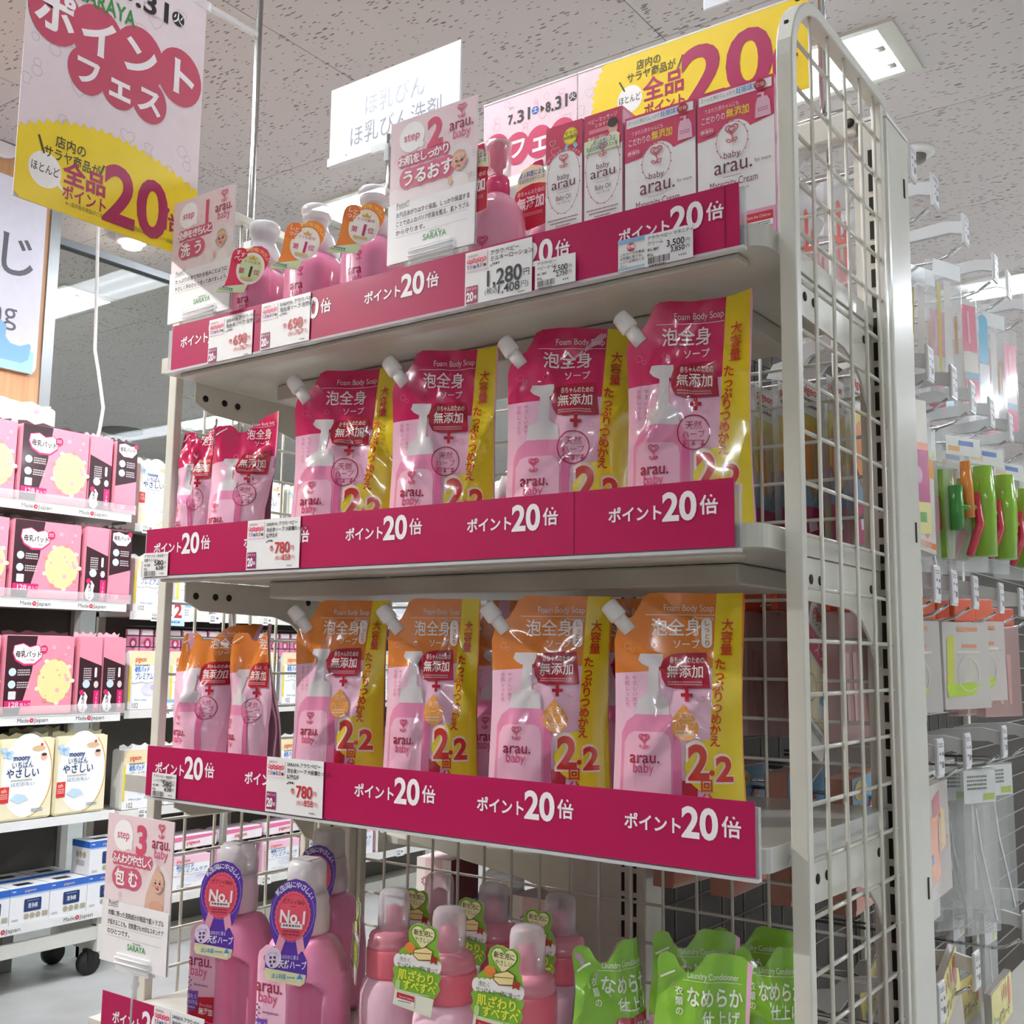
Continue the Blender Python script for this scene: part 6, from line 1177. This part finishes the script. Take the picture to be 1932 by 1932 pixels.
def hang(k, x, y, z, label, rz=0., rx=0., ry=0.):
    o = P[k]
    if k not in USED: USED[k] = 1; o.location = (x, y, z); o.rotation_euler = (rx, ry, rz); o['label'] = label; return o
    return dup(o, (x, y, z), rz, label, None, rx, ry)
def rowof(k, y, z, xs, label, rz=0., jit=.05, rx=0.):
    rnd = random.Random(int(y*1000+z*100))
    for i, x in enumerate(xs): hang(k, x, y, z-.053, '%s, %s' % (label, 'foremost' if i == 0 else ORD[i]+' back'), rz+rnd.uniform(-jit, jit), rx+rnd.uniform(-.04, .04))
fr = lambda a, b, n: [a+(b-a)*i/(n-1) for i in range(n)]
# top row
rowof('red', .395, 2.028, fr(-.09, -.36, 7), 'clear red spoon pack through the end panel, nearer hook'); rowof('red', .504, 2.028, fr(-.1, -.34, 5), 'clear red spoon pack through the end panel, farther hook')
hang('diag', -.085, .595, 1.975, 'long clear pack with red tab and green leaf hanging askew right of the panel', .1, .30)
rowof('tall', .80, 2.028, (-.06, -.10, -.15), 'tall clear brush pack with yellow stick, top row', -.38); rowof('pinkb', .93, 2.02, (-.06, -.11), 'pink brush pack on the top hook row', -.38); rowof('blueb', 1.04, 2.03, (-.06, -.12), 'blue brush pack on the top hook row', -.38); rowof('tall', 1.12, 2.028, (-.06, -.1), 'tall clear pack at far right of the top hook row', -.38)
rowof('pinkb', 1.26, 2.03, (-.06, -.1), 'pink brush pack at the right edge of the picture', -.38)
# second row
rowof('spoon', .40, 1.757, fr(-.075, -.30, 8), 'feeding spoon pack with red lettering, nearer inner hook'); rowof('spoon', .47, 1.757, fr(-.08, -.38, 8), 'feeding spoon pack with red lettering, farther inner hook')
rowof('magenta', .556, 1.757, (-.06, -.10, -.15), 'glossy magenta pack right of the broad upright', -.38); hang('box', -.07, .668, 1.70, 'orange and white hanging carton with a child picture right of the magenta packs', .05)
rowof('toy', .86, 1.757, (-.06, -.12, -.2), 'green cutlery set with red handle, left hook', -.38); rowof('toy', 1.02, 1.765, (-.06, -.12), 'green cutlery set with red handle, right hook', -.38); rowof('toy', 1.2, 1.765, (-.06,), 'green cutlery set at the right edge', -.38)
rowof('gray', .76, 1.757, (-.10, -.16), 'grey see-through pack between the carton and the green sets', -.38)
# third row
rowof('cup', .40, 1.453, fr(-.09, -.33, 7), 'tinted pack with orange hanger seen behind the orange pouches'); rowof('cup', .505, 1.453, fr(-.1, -.33, 6), 'tinted pack with orange hanger on the farther hook')
hang('card', -.115, .375, 1.395, 'white folded spoon card tilted left, seen through the mesh', 0, -.5); hang('card', -.075, .47, 1.40, 'white folded spoon card tilted right, seen through the mesh', 0, .35)
hang('tri', -.06, .556, 1.405, 'clear tapered pack with grey panel and purple edge right of the upright', .1, .14); rowof('bib', .66, 1.45, (-.09, -.14), 'frosted pack with orange hanger, left of two', -.38); rowof('bib', .83, 1.453, (-.06, -.12, -.18), 'frosted pack with lime bib and orange hanger, front hook', -.38); rowof('bib', 1.0, 1.46, (-.07, -.13), 'frosted pack with orange hanger at far right', -.38)
rowof('cup', 1.12, 1.455, (-.07, -.12), 'tinted pack at the right edge of the third hook row', -.38)
# fourth row
rowof('mug', .40, 1.255, fr(-.08, -.31, 4), 'blue mountain picture card above the third shelf'); hang('leafcard', -.085, .67, 1.18, 'white rounded pack with green and teal card behind the toy bag', .05); hang('candy', -.045, .585, 1.178, 'crackled clear bag of orange and red toys right of the upright', .05)
rowof('gray', .88, 1.226, (-.06, -.1, -.15), 'grey see-through pack on the fourth hook row, left hook', -.38); rowof('gray', 1.0, 1.226, (-.06, -.1, -.15), 'grey see-through pack on the fourth hook row, right hook', -.38)
# lowest row
rowof('yel', .62, .975, (-.055, -.10, -.15), 'yellow topped clear pack hanging askew at the lower right', .05, .05, .38); rowof('yel', .92, .90, (-.05, -.1), 'yellow topped clear pack at the lower right corner', .0)
rowof('gray', 1.0, .99, (-.08, -.13), 'grey pack at the bottom right edge')
